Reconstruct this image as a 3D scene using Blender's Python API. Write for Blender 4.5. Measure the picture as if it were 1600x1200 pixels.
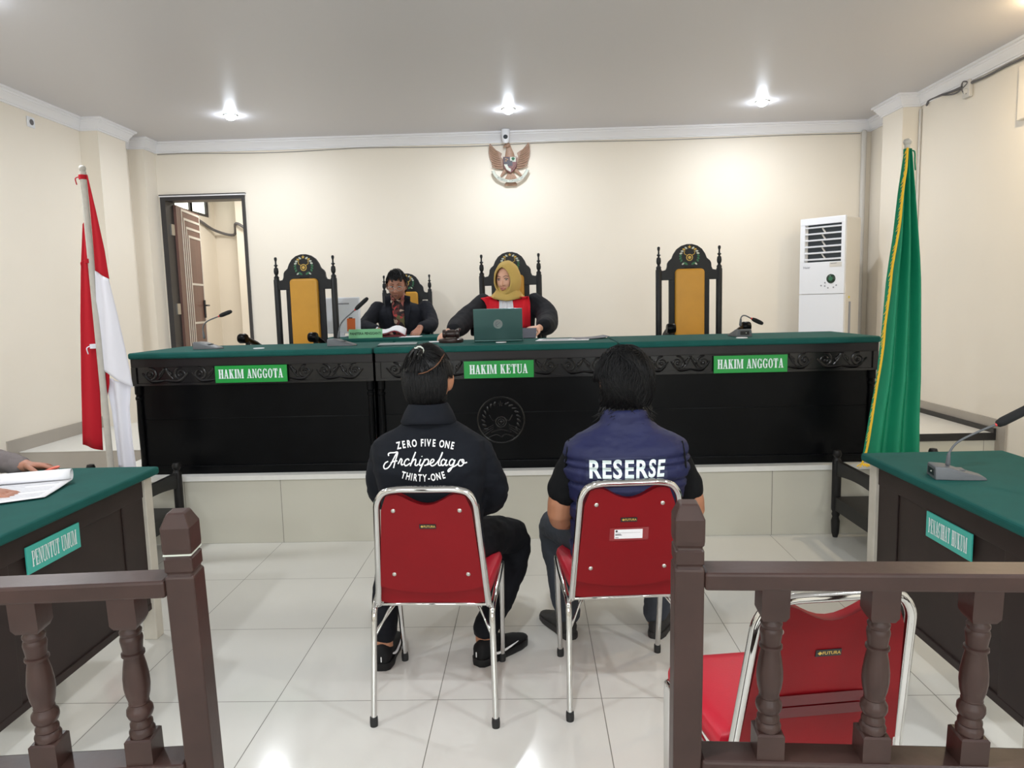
import bpy, bmesh, math, random
import numpy as np
from mathutils import Vector, Matrix, Euler, noise
from mathutils.bvhtree import BVHTree
random.seed(7)
PI = math.pi
SC = bpy.context.scene
COL = SC.collection
for o in list(bpy.data.objects):
    bpy.data.objects.remove(o)

# ------------------------------------------------------------------ camera
FPX, PITCH, YAW, ROLL, CAMH = 1122.2, 0.112628, 0.027765, -0.024949, 1.4445
_f = Vector((-math.sin(YAW) * math.cos(PITCH), math.cos(YAW) * math.cos(PITCH), -math.sin(PITCH)))
_r0 = Vector((math.cos(YAW), math.sin(YAW), 0)); _u0 = _r0.cross(_f)
_r = _r0 * math.cos(ROLL) + _u0 * math.sin(ROLL); _u = -_r0 * math.sin(ROLL) + _u0 * math.cos(ROLL)
CAMP = Vector((0, 0, CAMH))
cam = bpy.data.cameras.new('camera'); camo = bpy.data.objects.new('camera', cam); COL.objects.link(camo)
cam.sensor_width = 36; cam.lens = FPX * 36 / 1600; cam.clip_start = 0.05; cam.clip_end = 60
camo.matrix_world = Matrix(((_r.x, _u.x, -_f.x, 0), (_r.y, _u.y, -_f.y, 0), (_r.z, _u.z, -_f.z, CAMH), (0, 0, 0, 1)))
SC.camera = camo

def at(x, y, X=None, Y=None, Z=None):
    """world point seen at photo pixel (x, y) on a plane X=, Y= or Z="""
    d = _f + _r * ((x - 800) / FPX) - _u * ((y - 600) / FPX)
    t = X / d.x if X is not None else (Y / d.y if Y is not None else (Z - CAMH) / d.z)
    return CAMP + d * t

# ------------------------------------------------------------------ world, exposure, lights
SC.view_settings.view_transform = 'Standard'; SC.view_settings.look = 'None'
SC.view_settings.exposure = 0.0; SC.view_settings.gamma = 1.0; SC.view_settings.use_curve_mapping = False
w = bpy.data.worlds.new('world'); SC.world = w; w.use_nodes = True
w.node_tree.nodes['Background'].inputs[0].default_value = (0.9, 0.95, 1, 1)
w.node_tree.nodes['Background'].inputs[1].default_value = 0.6
LAMP_W = 25.0
def lin(c):
    c = c / 255.0
    return c / 12.92 if c <= 0.04045 else ((c + 0.055) / 1.055) ** 2.4
def rgb(r, g, b): return (lin(r), lin(g), lin(b), 1)
def area_light(name, loc, size, power, color, rot=(0, 0, 0), shape='DISK', size_y=None):
    l = bpy.data.lights.new(name, 'AREA'); l.energy = power; l.color = color[:3]; l.shape = shape; l.size = size
    if size_y: l.size_y = size_y
    o = bpy.data.objects.new(name, l); o.location = loc; o.rotation_euler = rot; COL.objects.link(o)
    return o
COOL = (0.93, 0.965, 1.0); WARM = (1.0, 0.82, 0.55)
CEIL = 3.10
LIGHTS = [(-2.53, 6.31, COOL, .50), (-0.15, 6.40, COOL, .48), (2.02, 6.42, COOL, .46),
          (-2.9, 3.85, COOL, 1.0), (2.96, 4.38, WARM, 0.5),
          (-2.5, 0.9, COOL, 1.0), (-0.15, 0.9, COOL, 1.0), (2.0, 0.9, COOL, 1.0),
          (-2.5, -1.6, COOL, 1.0), (-0.15, -1.6, COOL, 1.0), (2.0, -1.6, COOL, 1.0)]
for i, (x, y, c, k) in enumerate(LIGHTS):
    area_light('lamp_light', (x, y, CEIL - 0.06), 0.11, LAMP_W * k, c)
# added fill for the near side, placed at the unseen rear windows
area_light('window_light', (-1.6, -3.85, 1.7), 1.6, 40, (0.9, 0.96, 1), (PI / 2, 0, 0), 'RECTANGLE', 1.3)
area_light('window_light', (1.6, -3.85, 1.7), 1.6, 40, (0.9, 0.96, 1), (PI / 2, 0, 0), 'RECTANGLE', 1.3)

# ------------------------------------------------------------------ materials
def new_mat(name):
    m = bpy.data.materials.new(name); m.use_nodes = True
    return m, m.node_tree, m.node_tree.nodes['Principled BSDF']
def mat(name, col, rough=0.6, metal=0.0, var=0.0, vscale=30.0, bump=0.0, bscale=200.0, spec=0.5, stretch=(1, 1, 1), coat=0.0, detail=4.0):
    m, nt, p = new_mat(name)
    p.inputs['Base Color'].default_value = col; p.inputs['Roughness'].default_value = rough
    p.inputs['Metallic'].default_value = metal; p.inputs['Specular IOR Level'].default_value = spec
    p.inputs['Coat Weight'].default_value = coat
    N = nt.nodes; L = nt.links
    if var or bump:
        tc = N.new('ShaderNodeTexCoord'); mp = N.new('ShaderNodeMapping'); mp.inputs['Scale'].default_value = stretch
        L.new(tc.outputs['Object'], mp.inputs['Vector'])
    if var:
        n = N.new('ShaderNodeTexNoise'); n.inputs['Scale'].default_value = vscale; n.inputs['Detail'].default_value = detail
        L.new(mp.outputs['Vector'], n.inputs['Vector'])
        r = N.new('ShaderNodeValToRGB'); e = r.color_ramp.elements
        e[0].position = 0.3; e[1].position = 0.7
        e[0].color = tuple(c * (1 - var) for c in col[:3]) + (1,); e[1].color = tuple(min(1, c * (1 + var)) for c in col[:3]) + (1,)
        L.new(n.outputs['Fac'], r.inputs['Fac']); L.new(r.outputs['Color'], p.inputs['Base Color'])
    if bump:
        n2 = N.new('ShaderNodeTexNoise'); n2.inputs['Scale'].default_value = bscale; n2.inputs['Detail'].default_value = 3
        L.new(mp.outputs['Vector'], n2.inputs['Vector'])
        b = N.new('ShaderNodeBump'); b.inputs['Strength'].default_value = bump; b.inputs['Distance'].default_value = 0.004
        L.new(n2.outputs['Fac'], b.inputs['Height']); L.new(b.outputs['Normal'], p.inputs['Normal'])
    return m
def emis(name, col, strength):
    m, nt, p = new_mat(name)
    p.inputs['Base Color'].default_value = col; p.inputs['Emission Color'].default_value = col
    p.inputs['Emission Strength'].default_value = strength
    return m
def tile_mat(name, col, grout, x0, y0, sx, sy, gw, rough, var=0.03, coat=0.0, axes=('X', 'Y')):
    """tiles: grout lines every sx along axes[0] and sy along axes[1] of object space"""
    m, nt, p = new_mat(name); N = nt.nodes; L = nt.links
    tc = N.new('ShaderNodeTexCoord'); sp = N.new('ShaderNodeSeparateXYZ'); L.new(tc.outputs['Object'], sp.inputs[0])
    def math_(op, a, b=None, c=None):
        n = N.new('ShaderNodeMath'); n.operation = op
        for i, v in enumerate((a, b, c)):
            if v is None: continue
            if isinstance(v, (int, float)): n.inputs[i].default_value = v
            else: L.new(v, n.inputs[i])
        return n.outputs[0]
    ds = []; ids = []
    for ax, o, s in ((axes[0], x0, sx), (axes[1], y0, sy)):
        if not s: continue
        t = math_('DIVIDE', math_('SUBTRACT', sp.outputs[ax], o), s)
        fr = math_('FRACT', t); ids.append(math_('FLOOR', t))
        ds.append(math_('MULTIPLY', math_('MINIMUM', fr, math_('SUBTRACT', 1.0, fr)), s))
    d = ds[0] if len(ds) == 1 else math_('MINIMUM', ds[0], ds[1])
    g = math_('LESS_THAN', d, gw)
    cb = N.new('ShaderNodeCombineXYZ')
    for i, v in enumerate(ids): L.new(v, cb.inputs[i])
    wn = N.new('ShaderNodeTexWhiteNoise'); L.new(cb.outputs[0], wn.inputs['Vector'])
    nz = N.new('ShaderNodeTexNoise'); nz.inputs['Scale'].default_value = 3.0; L.new(tc.outputs['Object'], nz.inputs['Vector'])
    k = math_('ADD', math_('MULTIPLY', wn.outputs['Value'], 0.5), math_('MULTIPLY', nz.outputs['Fac'], 0.5))
    mx = N.new('ShaderNodeMix'); mx.data_type = 'RGBA'; L.new(k, mx.inputs[0])
    mx.inputs[6].default_value = tuple(c * (1 - var) for c in col[:3]) + (1,); mx.inputs[7].default_value = tuple(min(1, c * (1 + var)) for c in col[:3]) + (1,)
    m2 = N.new('ShaderNodeMix'); m2.data_type = 'RGBA'; L.new(g, m2.inputs[0]); L.new(mx.outputs[2], m2.inputs[6]); m2.inputs[7].default_value = grout
    L.new(m2.outputs[2], p.inputs['Base Color'])
    L.new(math_('ADD', math_('MULTIPLY', g, 0.4), rough), p.inputs['Roughness'])
    p.inputs['Coat Weight'].default_value = coat; p.inputs['Coat Roughness'].default_value = 0.05
    return m

M = {}
M['wall'] = mat('wall_paint', rgb(241, 233, 220), 0.55, var=0.015, vscale=1.5, bump=0.05, bscale=60)
M['pillar'] = mat('pillar_paint', rgb(226, 215, 186), 0.6, var=0.02, vscale=2)  # wall paint with the pillar's shade put into the colour; not applied
M['ceiling'] = mat('ceiling_paint', rgb(207, 205, 208), 0.42, bump=0.10, bscale=6, spec=0.45)
M['cornice'] = mat('cornice_white', rgb(240, 240, 244), 0.4)
M['floor'] = tile_mat('floor_tile', rgb(213, 211, 204), rgb(120, 118, 110), -0.9702, 0.0862, 0.6, 0.6, 0.0016, 0.13)
M['plat'] = tile_mat('platform_tile', rgb(198, 195, 182), rgb(128, 124, 114), -1.56, 0.0, 0.6, 0, 0.002, 0.2)
M['nosing'] = mat('nosing_tile', rgb(226, 225, 220), 0.25, var=0.02)
M['base'] = mat('baseboard_tile', rgb(172, 164, 154), 0.3, var=0.04, vscale=4)
M['black_edge'] = mat('black_edge_strip', rgb(34, 33, 34), 0.35)
M['doorwood'] = mat('door_brown', rgb(104, 70, 60), 0.4, var=0.15, vscale=12, stretch=(1, 1, 0.1))
M['doorline'] = mat('door_inlay', rgb(214, 208, 200), 0.4)
M['doorframe'] = mat('door_frame_dark', rgb(52, 50, 52), 0.4)
M['metal'] = mat('satin_metal', rgb(190, 188, 184), 0.3, 1.0)
M['chrome'] = mat('chrome', rgb(206, 206, 205), 0.06, 1.0)
M['bench'] = mat('bench_black', rgb(7, 8, 10), 0.3, spec=0.12, var=0.25, vscale=9, bump=0.06, bscale=14, stretch=(1, 1, 1))
M['bench2'] = mat('bench_dark_carving', rgb(13, 12, 14), 0.24, spec=0.42, var=0.2, vscale=20)
M['plank'] = mat('bench_plank', rgb(28, 25, 27), 0.35, spec=0.3, var=0.2, vscale=8, stretch=(0.3, 1, 4))
M['cloth'] = mat('green_cloth', rgb(18, 82, 77), 0.8, var=0.08, vscale=8, bump=0.15, bscale=500, spec=0.25)
M['sign'] = mat('sign_green', rgb(14, 148, 60), 0.3)
M['sign2'] = mat('sign_teal', rgb(64, 176, 162), 0.35)
M['sign3'] = mat('sign_pale_green', rgb(124, 194, 142), 0.5)
M['sign_dark'] = mat('sign_dark_green_text', rgb(16, 60, 34), 0.6)
M['white'] = mat('white_lettering', rgb(226, 240, 240), 0.5)
M['jacketwhite'] = mat('print_white', rgb(240, 240, 240), 0.7)
M['chairblack'] = mat('chair_black', rgb(24, 27, 31), 0.45, spec=0.35, var=0.1, vscale=10)
M['mustard'] = mat('mustard_leather', rgb(205, 150, 52), 0.42, var=0.06, vscale=6, bump=0.08, bscale=60)
M['gold'] = mat('gold_paint', rgb(206, 172, 84), 0.45, 0.2)
M['leafgreen'] = mat('emblem_green', rgb(52, 110, 78), 0.6)
M['leafpale'] = mat('emblem_pale', rgb(200, 206, 196), 0.6)
M['red'] = mat('red_back', rgb(124, 8, 18), 0.5, spec=0.25, var=0.05, vscale=5, bump=0.05, bscale=400)
M['redseat'] = mat('red_vinyl_seat', rgb(186, 24, 46), 0.45, bump=0.08, bscale=300)
M['rubber'] = mat('black_rubber', rgb(30, 30, 31), 0.6)
M['woodrail'] = mat('brown_wood', rgb(56, 38, 34), 0.38, spec=0.35, var=0.22, vscale=10, bump=0.12, bscale=30, stretch=(1, 1, 1))
M['tablewood'] = mat('table_dark_wood', rgb(44, 33, 31), 0.5, spec=0.3, var=0.15, vscale=7)
M['tableleg'] = mat('table_leg_pale', rgb(196, 190, 178), 0.5, var=0.06, vscale=14)
M['stand'] = mat('stand_black_wood', rgb(26, 25, 26), 0.45, spec=0.3, var=0.1)
M['plastic'] = mat('mic_grey_plastic', rgb(92, 95, 99), 0.45)
M['plasticdark'] = mat('dark_plastic', rgb(30, 31, 33), 0.4)
M['foam'] = mat('foam_black', rgb(27, 28, 30), 0.9, bump=0.4, bscale=500)
M['redring'] = mat('red_ring', rgb(220, 60, 60), 0.4)
M['paper'] = mat('paper_white', rgb(238, 238, 242), 0.7)
M['ink'] = mat('paper_ink', rgb(150, 152, 160), 0.8)
M['inkdark'] = mat('ink_dark', rgb(54, 54, 60), 0.8)
M['acwhite'] = mat('ac_white', rgb(234, 236, 242), 0.35)
M['acside'] = mat('ac_side', rgb(222, 216, 206), 0.4)
M['acdark'] = mat('ac_dark', rgb(50, 58, 64), 0.5)
M['acgreen'] = mat('ac_display', rgb(36, 58, 46), 0.2)
M['cable'] = mat('cable_grey', rgb(104, 102, 104), 0.6)
M['cablegrey'] = mat('cable_pale_grey', rgb(150, 147, 144), 0.6)
M['cablewhite'] = mat('conduit_white', rgb(212, 208, 202), 0.5)
M['brownwing'] = mat('emblem_bronze', rgb(168, 136, 116), 0.5, var=0.1)
M['browndark'] = mat('emblem_brown', rgb(112, 92, 86), 0.5)
M['shieldblack'] = mat('shield_dark', rgb(60, 56, 66), 0.5)
M['shieldred'] = mat('shield_red', rgb(116, 68, 70), 0.5)
M['flagred'] = mat('flag_red', rgb(176, 26, 40), 0.75, bump=0.1, bscale=600, spec=0.2)
M['flagwhite'] = mat('flag_white', rgb(226, 226, 236), 0.8, bump=0.1, bscale=600, spec=0.2)
M['flaggreen'] = mat('flag_green', rgb(14, 128, 92), 0.55, bump=0.06, bscale=600, spec=0.35)
M['fringe'] = mat('fringe_yellow', rgb(236, 190, 46), 0.7)
M['pole'] = mat('pole_grey', rgb(186, 182, 174), 0.5, var=0.05)
M['skin'] = mat('skin_brown', rgb(176, 122, 92), 0.5, var=0.05, vscale=20)
M['skinfair'] = mat('skin_fair', rgb(228, 176, 150), 0.48, var=0.03, vscale=20)
M['skindark'] = mat('skin_deep', rgb(172, 120, 98), 0.5, var=0.05, vscale=20)
M['scalp'] = mat('hair_part_scalp', rgb(104, 72, 54), 0.8, spec=.2)
M['hair'] = mat('black_hair', rgb(9, 9, 11), 0.5, spec=0.3)
M['jacket'] = mat('black_jacket', rgb(13, 17, 25), 0.85, var=0.1, vscale=6, bump=0.15, bscale=500, spec=0.25)
M['trousers'] = mat('black_trousers', rgb(12, 14, 21), 0.85, bump=0.15, bscale=400, spec=0.25)
M['tee'] = mat('black_tshirt', rgb(15, 16, 18), 0.9, spec=0.2)
M['vest'] = mat('navy_vest', rgb(29, 33, 70), 0.6, spec=.3, var=0.08, vscale=10, bump=0.1, bscale=120)
M['vestpatch'] = mat('vest_patch', rgb(32, 38, 74), 0.6)
M['jeans'] = mat('dark_grey_jeans', rgb(52, 57, 66), 0.85, var=0.15, vscale=9, bump=0.2, bscale=500)
M['shoe'] = mat('black_shoe', rgb(14, 14, 16), 0.75, spec=0.3)
M['sole'] = mat('black_sole', rgb(18, 18, 20), 0.5, spec=0.3)
M['shoe2'] = mat('charcoal_shoe', rgb(40, 38, 38), 0.7)
M['hijab'] = mat('hijab_gold', rgb(206, 176, 104), 0.8, bump=0.1, bscale=500, spec=0.2)
M['robered'] = mat('robe_red', rgb(222, 40, 54), 0.75, spec=0.2)
M['robeblack'] = mat('robe_black', rgb(24, 25, 31), 0.8, spec=0.25)
M['jabot'] = mat('jabot_white', rgb(232, 234, 244), 0.7)
M['suit'] = mat('suit_black', rgb(28, 30, 38), 0.8, spec=0.25)
M['lip'] = mat('lip', rgb(178, 104, 96), 0.5)
M['lipdark'] = mat('lip_dark', rgb(128, 80, 70), 0.5)
M['eyewhite'] = mat('eye_white', rgb(214, 206, 200), 0.4)
M['iris'] = mat('iris_dark', rgb(40, 28, 24), 0.3)
M['sleeve'] = mat('sleeve_grey_brown', rgb(112, 104, 104), 0.8, bump=0.1, bscale=400)
M['pink'] = mat('highlighter_pink', rgb(255, 130, 112), 0.4)
M['laptop'] = mat('laptop_grey_green', rgb(72, 104, 102), 0.3, 0.55)
M['laptoplogo'] = mat('laptop_logo', rgb(206, 216, 214), 0.15, 0.7)
M['gavel'] = mat('gavel_wood', rgb(48, 34, 32), 0.3, var=0.2, vscale=30)
M['folder'] = mat('folder_red', rgb(132, 34, 46), 0.4)
M['orange'] = mat('orange_label', rgb(226, 112, 52), 0.6)
M['monitor'] = mat('monitor_silver', rgb(232, 235, 242), 0.35)
M['greynote'] = mat('grey_notebook', rgb(150, 158, 160), 0.6)
M['greyfolder'] = mat('grey_folder', rgb(104, 106, 118), 0.5)
M['tape'] = mat('clear_tape', rgb(136, 40, 44), 0.15)
M['embossed'] = mat('embossed_tape', rgb(92, 12, 22), 0.3)
M['embossink'] = mat('embossed_ink', rgb(150, 84, 82), 0.5)
M['bulb'] = emis('lamp_glow', (0.80, 0.89, 1, 1), 160)
M['bulbwarm'] = emis('lamp_glow_warm', (1, 0.74, 0.42, 1), 220)
M['daypane'] = emis('daylit_pane', (0.95, 1, 0.88, 1), 1.6)
M['yellowtag'] = mat('yellow_tag', rgb(236, 214, 60), 0.6)
def batik():
    m, nt, p = new_mat('batik_shirt'); N = nt.nodes; L = nt.links
    tc = N.new('ShaderNodeTexCoord'); v = N.new('ShaderNodeTexVoronoi'); v.inputs['Scale'].default_value = 38
    L.new(tc.outputs['Object'], v.inputs['Vector'])
    r = N.new('ShaderNodeValToRGB'); r.color_ramp.interpolation = 'CONSTANT'; e = r.color_ramp.elements
    e[0].color = rgb(44, 34, 36); e[1].position = 0.45; e[1].color = rgb(112, 56, 54)
    for pos, c in ((0.6, rgb(190, 70, 70)), (0.72, rgb(110, 104, 70)), (0.84, rgb(196, 170, 150)), (0.92, rgb(60, 44, 44))):
        x = e.new(pos); x.color = c
    s = N.new('ShaderNodeSeparateColor'); L.new(v.outputs['Color'], s.inputs[0])
    L.new(s.outputs[0], r.inputs['Fac']); L.new(r.outputs['Color'], p.inputs['Base Color']); p.inputs['Roughness'].default_value = 0.8
    return m
M['batik'] = batik()

# ------------------------------------------------------------------ object helpers
ROOTM = {}
def tag(o, label=None, cat=None, group=None, kind=None):
    if label: o['label'] = label
    if cat: o['category'] = cat
    if group: o['group'] = group
    if kind: o['kind'] = kind
    return o
def thing(name, label, cat, loc=(0, 0, 0), rotz=0.0, group=None, rot=None, scale=1.0):
    o = bpy.data.objects.new(name, None); COL.objects.link(o); o.empty_display_size = 0.1
    e = Euler(rot if rot else (0, 0, rotz)); o.location = loc; o.rotation_euler = e; o.scale = (scale,) * 3
    ROOTM[o.name] = Matrix.Translation(Vector(loc)) @ e.to_matrix().to_4x4() @ Matrix.Scale(scale, 4)
    return tag(o, label, cat, group)

class MB:
    """collects shapes into ONE mesh"""
    def __init__(s): s.v = []; s.f = []; s.m = []
    def add(s, vs, fs, mi=0, T=None):
        b = len(s.v)
        for p in vs:
            p = Vector(p)
            s.v.append(T @ p if T is not None else p)
        for f in fs: s.f.append(tuple(i + b for i in f)); s.m.append(mi)
        return s
    def box(s, c, d, mi=0, T=None, R=None):
        x, y, z = d[0] / 2, d[1] / 2, d[2] / 2
        vs = [Vector(p) for p in ((-x, -y, -z), (x, -y, -z), (x, y, -z), (-x, y, -z), (-x, -y, z), (x, -y, z), (x, y, z), (-x, y, z))]
        if R is not None: vs = [R @ p for p in vs]
        vs = [p + Vector(c) for p in vs]
        return s.add(vs, [(3, 2, 1, 0), (4, 5, 6, 7), (0, 1, 5, 4), (1, 2, 6, 5), (2, 3, 7, 6), (3, 0, 4, 7)], mi, T)
    def box2(s, a, b, mi=0, T=None):
        return s.box([(a[i] + b[i]) / 2 for i in range(3)], [abs(b[i] - a[i]) for i in range(3)], mi, T)
    def rings(s, rings, mi=0, T=None, cap=True, closed=True):
        n = len(rings[0]); vs = [p for r in rings for p in r]; fs = []
        for i in range(len(rings) - 1):
            for j in range(n if closed else n - 1):
                k = (j + 1) % n
                fs.append((i * n + j, i * n + k, (i + 1) * n + k, (i + 1) * n + j))
        if cap and closed:
            fs.append(tuple(reversed(range(n)))); fs.append(tuple(range((len(rings) - 1) * n, len(rings) * n)))
        return s.add(vs, fs, mi, T)
    def lathe(s, prof, c=(0, 0, 0), n=20, mi=0, T=None, axis='Z', sq=False, ph=0.0):
        """prof: list of (radius, height)"""
        rs = []
        for r, h in prof:
            ring = []
            for j in range(n):
                a = 2 * PI * j / n + ph
                q = Vector((r * math.cos(a), r * math.sin(a), h))
                if axis == 'X': q = Vector((q.z, q.x, q.y))
                elif axis == 'Y': q = Vector((q.x, q.z, q.y))
                ring.append(q + Vector(c))
            rs.append(ring)
        return s.rings(rs, mi, T)
    def tube(s, pts, rad, n=10, mi=0, T=None, caps='round', flat=1.0, up=None):
        """tapered tube through pts; rad number or list; flat squashes the second axis"""
        pts = [Vector(p) for p in pts]; rads = [rad] * len(pts) if isinstance(rad, (int, float)) else list(rad)
        P = []; R = []
        if caps == 'round':
            d0 = (pts[0] - pts[1]).normalized(); d1 = (pts[-1] - pts[-2]).normalized()
            for a in (0.05, 0.35, 0.7): 
                th = (1 - a) * PI / 2; P.append(pts[0] + d0 * rads[0] * math.sin(th)); R.append(max(1e-5, rads[0] * math.cos(th)))
            P += pts; R += rads
            for a in (0.7, 0.35, 0.05):
                th = (1 - a) * PI / 2; P.append(pts[-1] + d1 * rads[-1] * math.sin(th)); R.append(max(1e-5, rads[-1] * math.cos(th)))
        else: P, R = pts, rads
        rs = []; nrm = None
        for i, p in enumerate(P):
            t = (P[min(i + 1, len(P) - 1)] - P[max(i - 1, 0)])
            if t.length < 1e-9: t = Vector((0, 0, 1))
            t.normalize()
            if nrm is None:
                nrm = Vector(up) if up is not None else Vector((0, 0, 1))
                if abs(t.dot(nrm)) > 0.95: nrm = Vector((1, 0, 0))
            nrm = (nrm - t * t.dot(nrm))
            if nrm.length < 1e-6: nrm = t.orthogonal()
            nrm.normalize(); b = t.cross(nrm)
            rs.append([p + b * (math.cos(2 * PI * j / n) * R[i]) + nrm * (math.sin(2 * PI * j / n) * R[i] * flat) for j in range(n)])
        return s.rings(rs, mi, T)
    def ball(s, c, r, n=14, mi=0, T=None, R=None):
        r = (r, r, r) if isinstance(r, (int, float)) else r
        rs = []
        m = max(6, n // 2 + 1)
        for i in range(m + 1):
            th = PI * min(max(i / m, 0.004), 0.996)
            ring = [Vector((r[0] * math.sin(th) * math.cos(2 * PI * j / n), r[1] * math.sin(th) * math.sin(2 * PI * j / n), -r[2] * math.cos(th))) for j in range(n)]
            if R is not None: ring = [R @ q for q in ring]
            rs.append([q + Vector(c) for q in ring])
        return s.rings(rs, mi, T)
    def prism(s, poly, y0, y1, mi=0, T=None):
        """polygon in XZ extruded along Y"""
        n = len(poly); vs = [Vector((x, y0, z)) for x, z in poly] + [Vector((x, y1, z)) for x, z in poly]
        fs = [tuple(range(n)), tuple(reversed(range(n, 2 * n)))] + [(i, i + n, (i + 1) % n + n, (i + 1) % n) for i in range(n)]
        return s.add(vs, fs, mi, T)
    def flat(s, poly, y, mi=0, T=None):
        return s.add([(x, y, z) for x, z in poly], [tuple(range(len(poly)))], mi, T)
    def grid(s, P, mi=0, T=None):
        """P[i][j] points"""
        a, b = len(P), len(P[0])
        return s.add([q for r in P for q in r], [(i * b + j, i * b + j + 1, (i + 1) * b + j + 1, (i + 1) * b + j) for i in range(a - 1) for j in range(b - 1)], mi, T)
    def mesh(s, name, Minv=None):
        me = bpy.data.meshes.new(name)
        vs = [(Minv @ p) if Minv is not None else p for p in s.v]
        me.from_pydata([tuple(p) for p in vs], [], s.f); me.update()
        return me
    def build(s, name, mats, parent=None, smooth=None, world=False, bevel=0.0, recalc=True, solid=0.0, seg=2, tri=False):
        Minv = ROOTM[parent_root(parent).name].inverted() if (world and parent) else None
        me = s.mesh(name, Minv)
        for m in (mats if isinstance(mats, (list, tuple)) else [mats]): me.materials.append(M[m] if isinstance(m, str) else m)
        for p, i in zip(me.polygons, s.m): p.material_index = i
        if recalc:
            bm = bmesh.new(); bm.from_mesh(me); bmesh.ops.recalc_face_normals(bm, faces=bm.faces)
            if tri: bmesh.ops.triangulate(bm, faces=[f for f in bm.faces if len(f.verts) > 4])
            bm.to_mesh(me); bm.free()
        return link(name, me, parent, smooth, bevel, solid, seg)
def parent_root(o):
    while o.parent: o = o.parent
    return o
def link(name, me, parent=None, smooth=None, bevel=0.0, solid=0.0, seg=2):
    o = bpy.data.objects.new(name, me); COL.objects.link(o)
    if parent: o.parent = parent
    if smooth:
        me.polygons.foreach_set('use_smooth', [True] * len(me.polygons))
        if smooth < 180: me.set_sharp_from_angle(angle=math.radians(smooth))
    if solid:
        md = o.modifiers.new('solid', 'SOLIDIFY'); md.thickness = solid; md.offset = 0
    if bevel:
        md = o.modifiers.new('bevel', 'BEVEL'); md.width = bevel; md.segments = seg; md.limit_method = 'ANGLE'; md.angle_limit = math.radians(40)
    return o
def struct(name, mb, m, smooth=None, parent=None, bevel=0.0):
    o = mb.build(name, m, parent, smooth, bevel=bevel)
    if not parent: o['kind'] = 'structure'
    return o
def copy_tree(o, loc=None, rotz=None, label=None, parent=None):
    c = o.copy(); COL.objects.link(c)
    if parent: c.parent = parent
    else:
        if loc is not None: c.location = loc
        if rotz is not None: c.rotation_euler = (0, 0, rotz)
        if label: c['label'] = label
        ROOTM[c.name] = Matrix.Translation(c.location) @ c.rotation_euler.to_matrix().to_4x4() @ Matrix.Scale(c.scale[0], 4)
    for ch in o.children: copy_tree(ch, parent=c)
    return c
def remesh(mb, voxel, smooth_it=2):
    """fuse overlapping closed shapes into one continuous surface; returns (verts, faces)"""
    me = mb.mesh('tmp'); o = bpy.data.objects.new('tmp', me); COL.objects.link(o)
    bm = bmesh.new(); bm.from_mesh(me); bmesh.ops.recalc_face_normals(bm, faces=bm.faces); bm.to_mesh(me); bm.free()
    md = o.modifiers.new('r', 'REMESH'); md.mode = 'VOXEL'; md.voxel_size = voxel
    if smooth_it:
        sm = o.modifiers.new('s', 'SMOOTH'); sm.factor = 0.5; sm.iterations = smooth_it
    dg = bpy.context.evaluated_depsgraph_get(); ev = o.evaluated_get(dg); m2 = bpy.data.meshes.new_from_object(ev)
    r = MB(); r.v = [v.co.copy() for v in m2.vertices]; r.f = [tuple(p.vertices) for p in m2.polygons]; r.m = [0] * len(r.f)
    nr = [v.normal.copy() for v in m2.vertices]; r.n = nr
    bpy.data.objects.remove(o); bpy.data.meshes.remove(me); bpy.data.meshes.remove(m2)
    return r
def wrinkle(r, amp, scale, stretch=(1, 1, 1), seed=0.0):
    for i, p in enumerate(r.v):
        q = Vector((p.x * stretch[0], p.y * stretch[1], p.z * stretch[2])) * scale + Vector((seed, seed, seed))
        d = noise.fractal(q, 0.7, 2.0, 3)
        r.v[i] = p + r.n[i] * (amp * d)
    return r
def catmull(pts, k=6):
    pts = [Vector(p) for p in pts]; out = []
    for i in range(len(pts) - 1):
        a, b, c, d = pts[max(i - 1, 0)], pts[i], pts[i + 1], pts[min(i + 2, len(pts) - 1)]
        for j in range(k):
            t = j / k
            out.append(0.5 * ((2 * b) + (c - a) * t + (2 * a - 5 * b + 4 * c - d) * t * t + (3 * b - a - 3 * c + d) * t ** 3))
    return out + [pts[-1]]

# ------------------------------------------------------------------ lettering
def text_polys(txt, size=1.0, bold=0.0, sx=1.0, spacing=1.0, align='CENTER'):
    """(verts2d, faces) of a line of plain sans lettering, baseline at 0"""
    cu = bpy.data.curves.new('t', 'FONT'); cu.body = txt; cu.size = size; cu.offset = bold * size; cu.align_x = align; cu.space_character = spacing
    cu.resolution_u = 4; cu.fill_mode = 'FRONT'
    o = bpy.data.objects.new('t', cu); COL.objects.link(o)
    dg = bpy.context.evaluated_depsgraph_get(); me = bpy.data.meshes.new_from_object(o.evaluated_get(dg))
    vs = [(v.co.x * sx, v.co.y) for v in me.vertices]; fs = [tuple(p.vertices) for p in me.polygons]
    bpy.data.objects.remove(o); bpy.data.curves.remove(cu); bpy.data.meshes.remove(me)
    return vs, fs
def add_text(mb, txt, x, z, y, size, bold=0.0, sx=1.0, spacing=1.0, mi=0, T=None, rot=0.0):
    vs, fs = text_polys(txt, size, bold, sx, spacing)
    c, s_ = math.cos(rot), math.sin(rot)
    mb.add([(x + a * c - b * s_, y, z + a * s_ + b * c) for a, b in vs], fs, mi, T)
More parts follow.
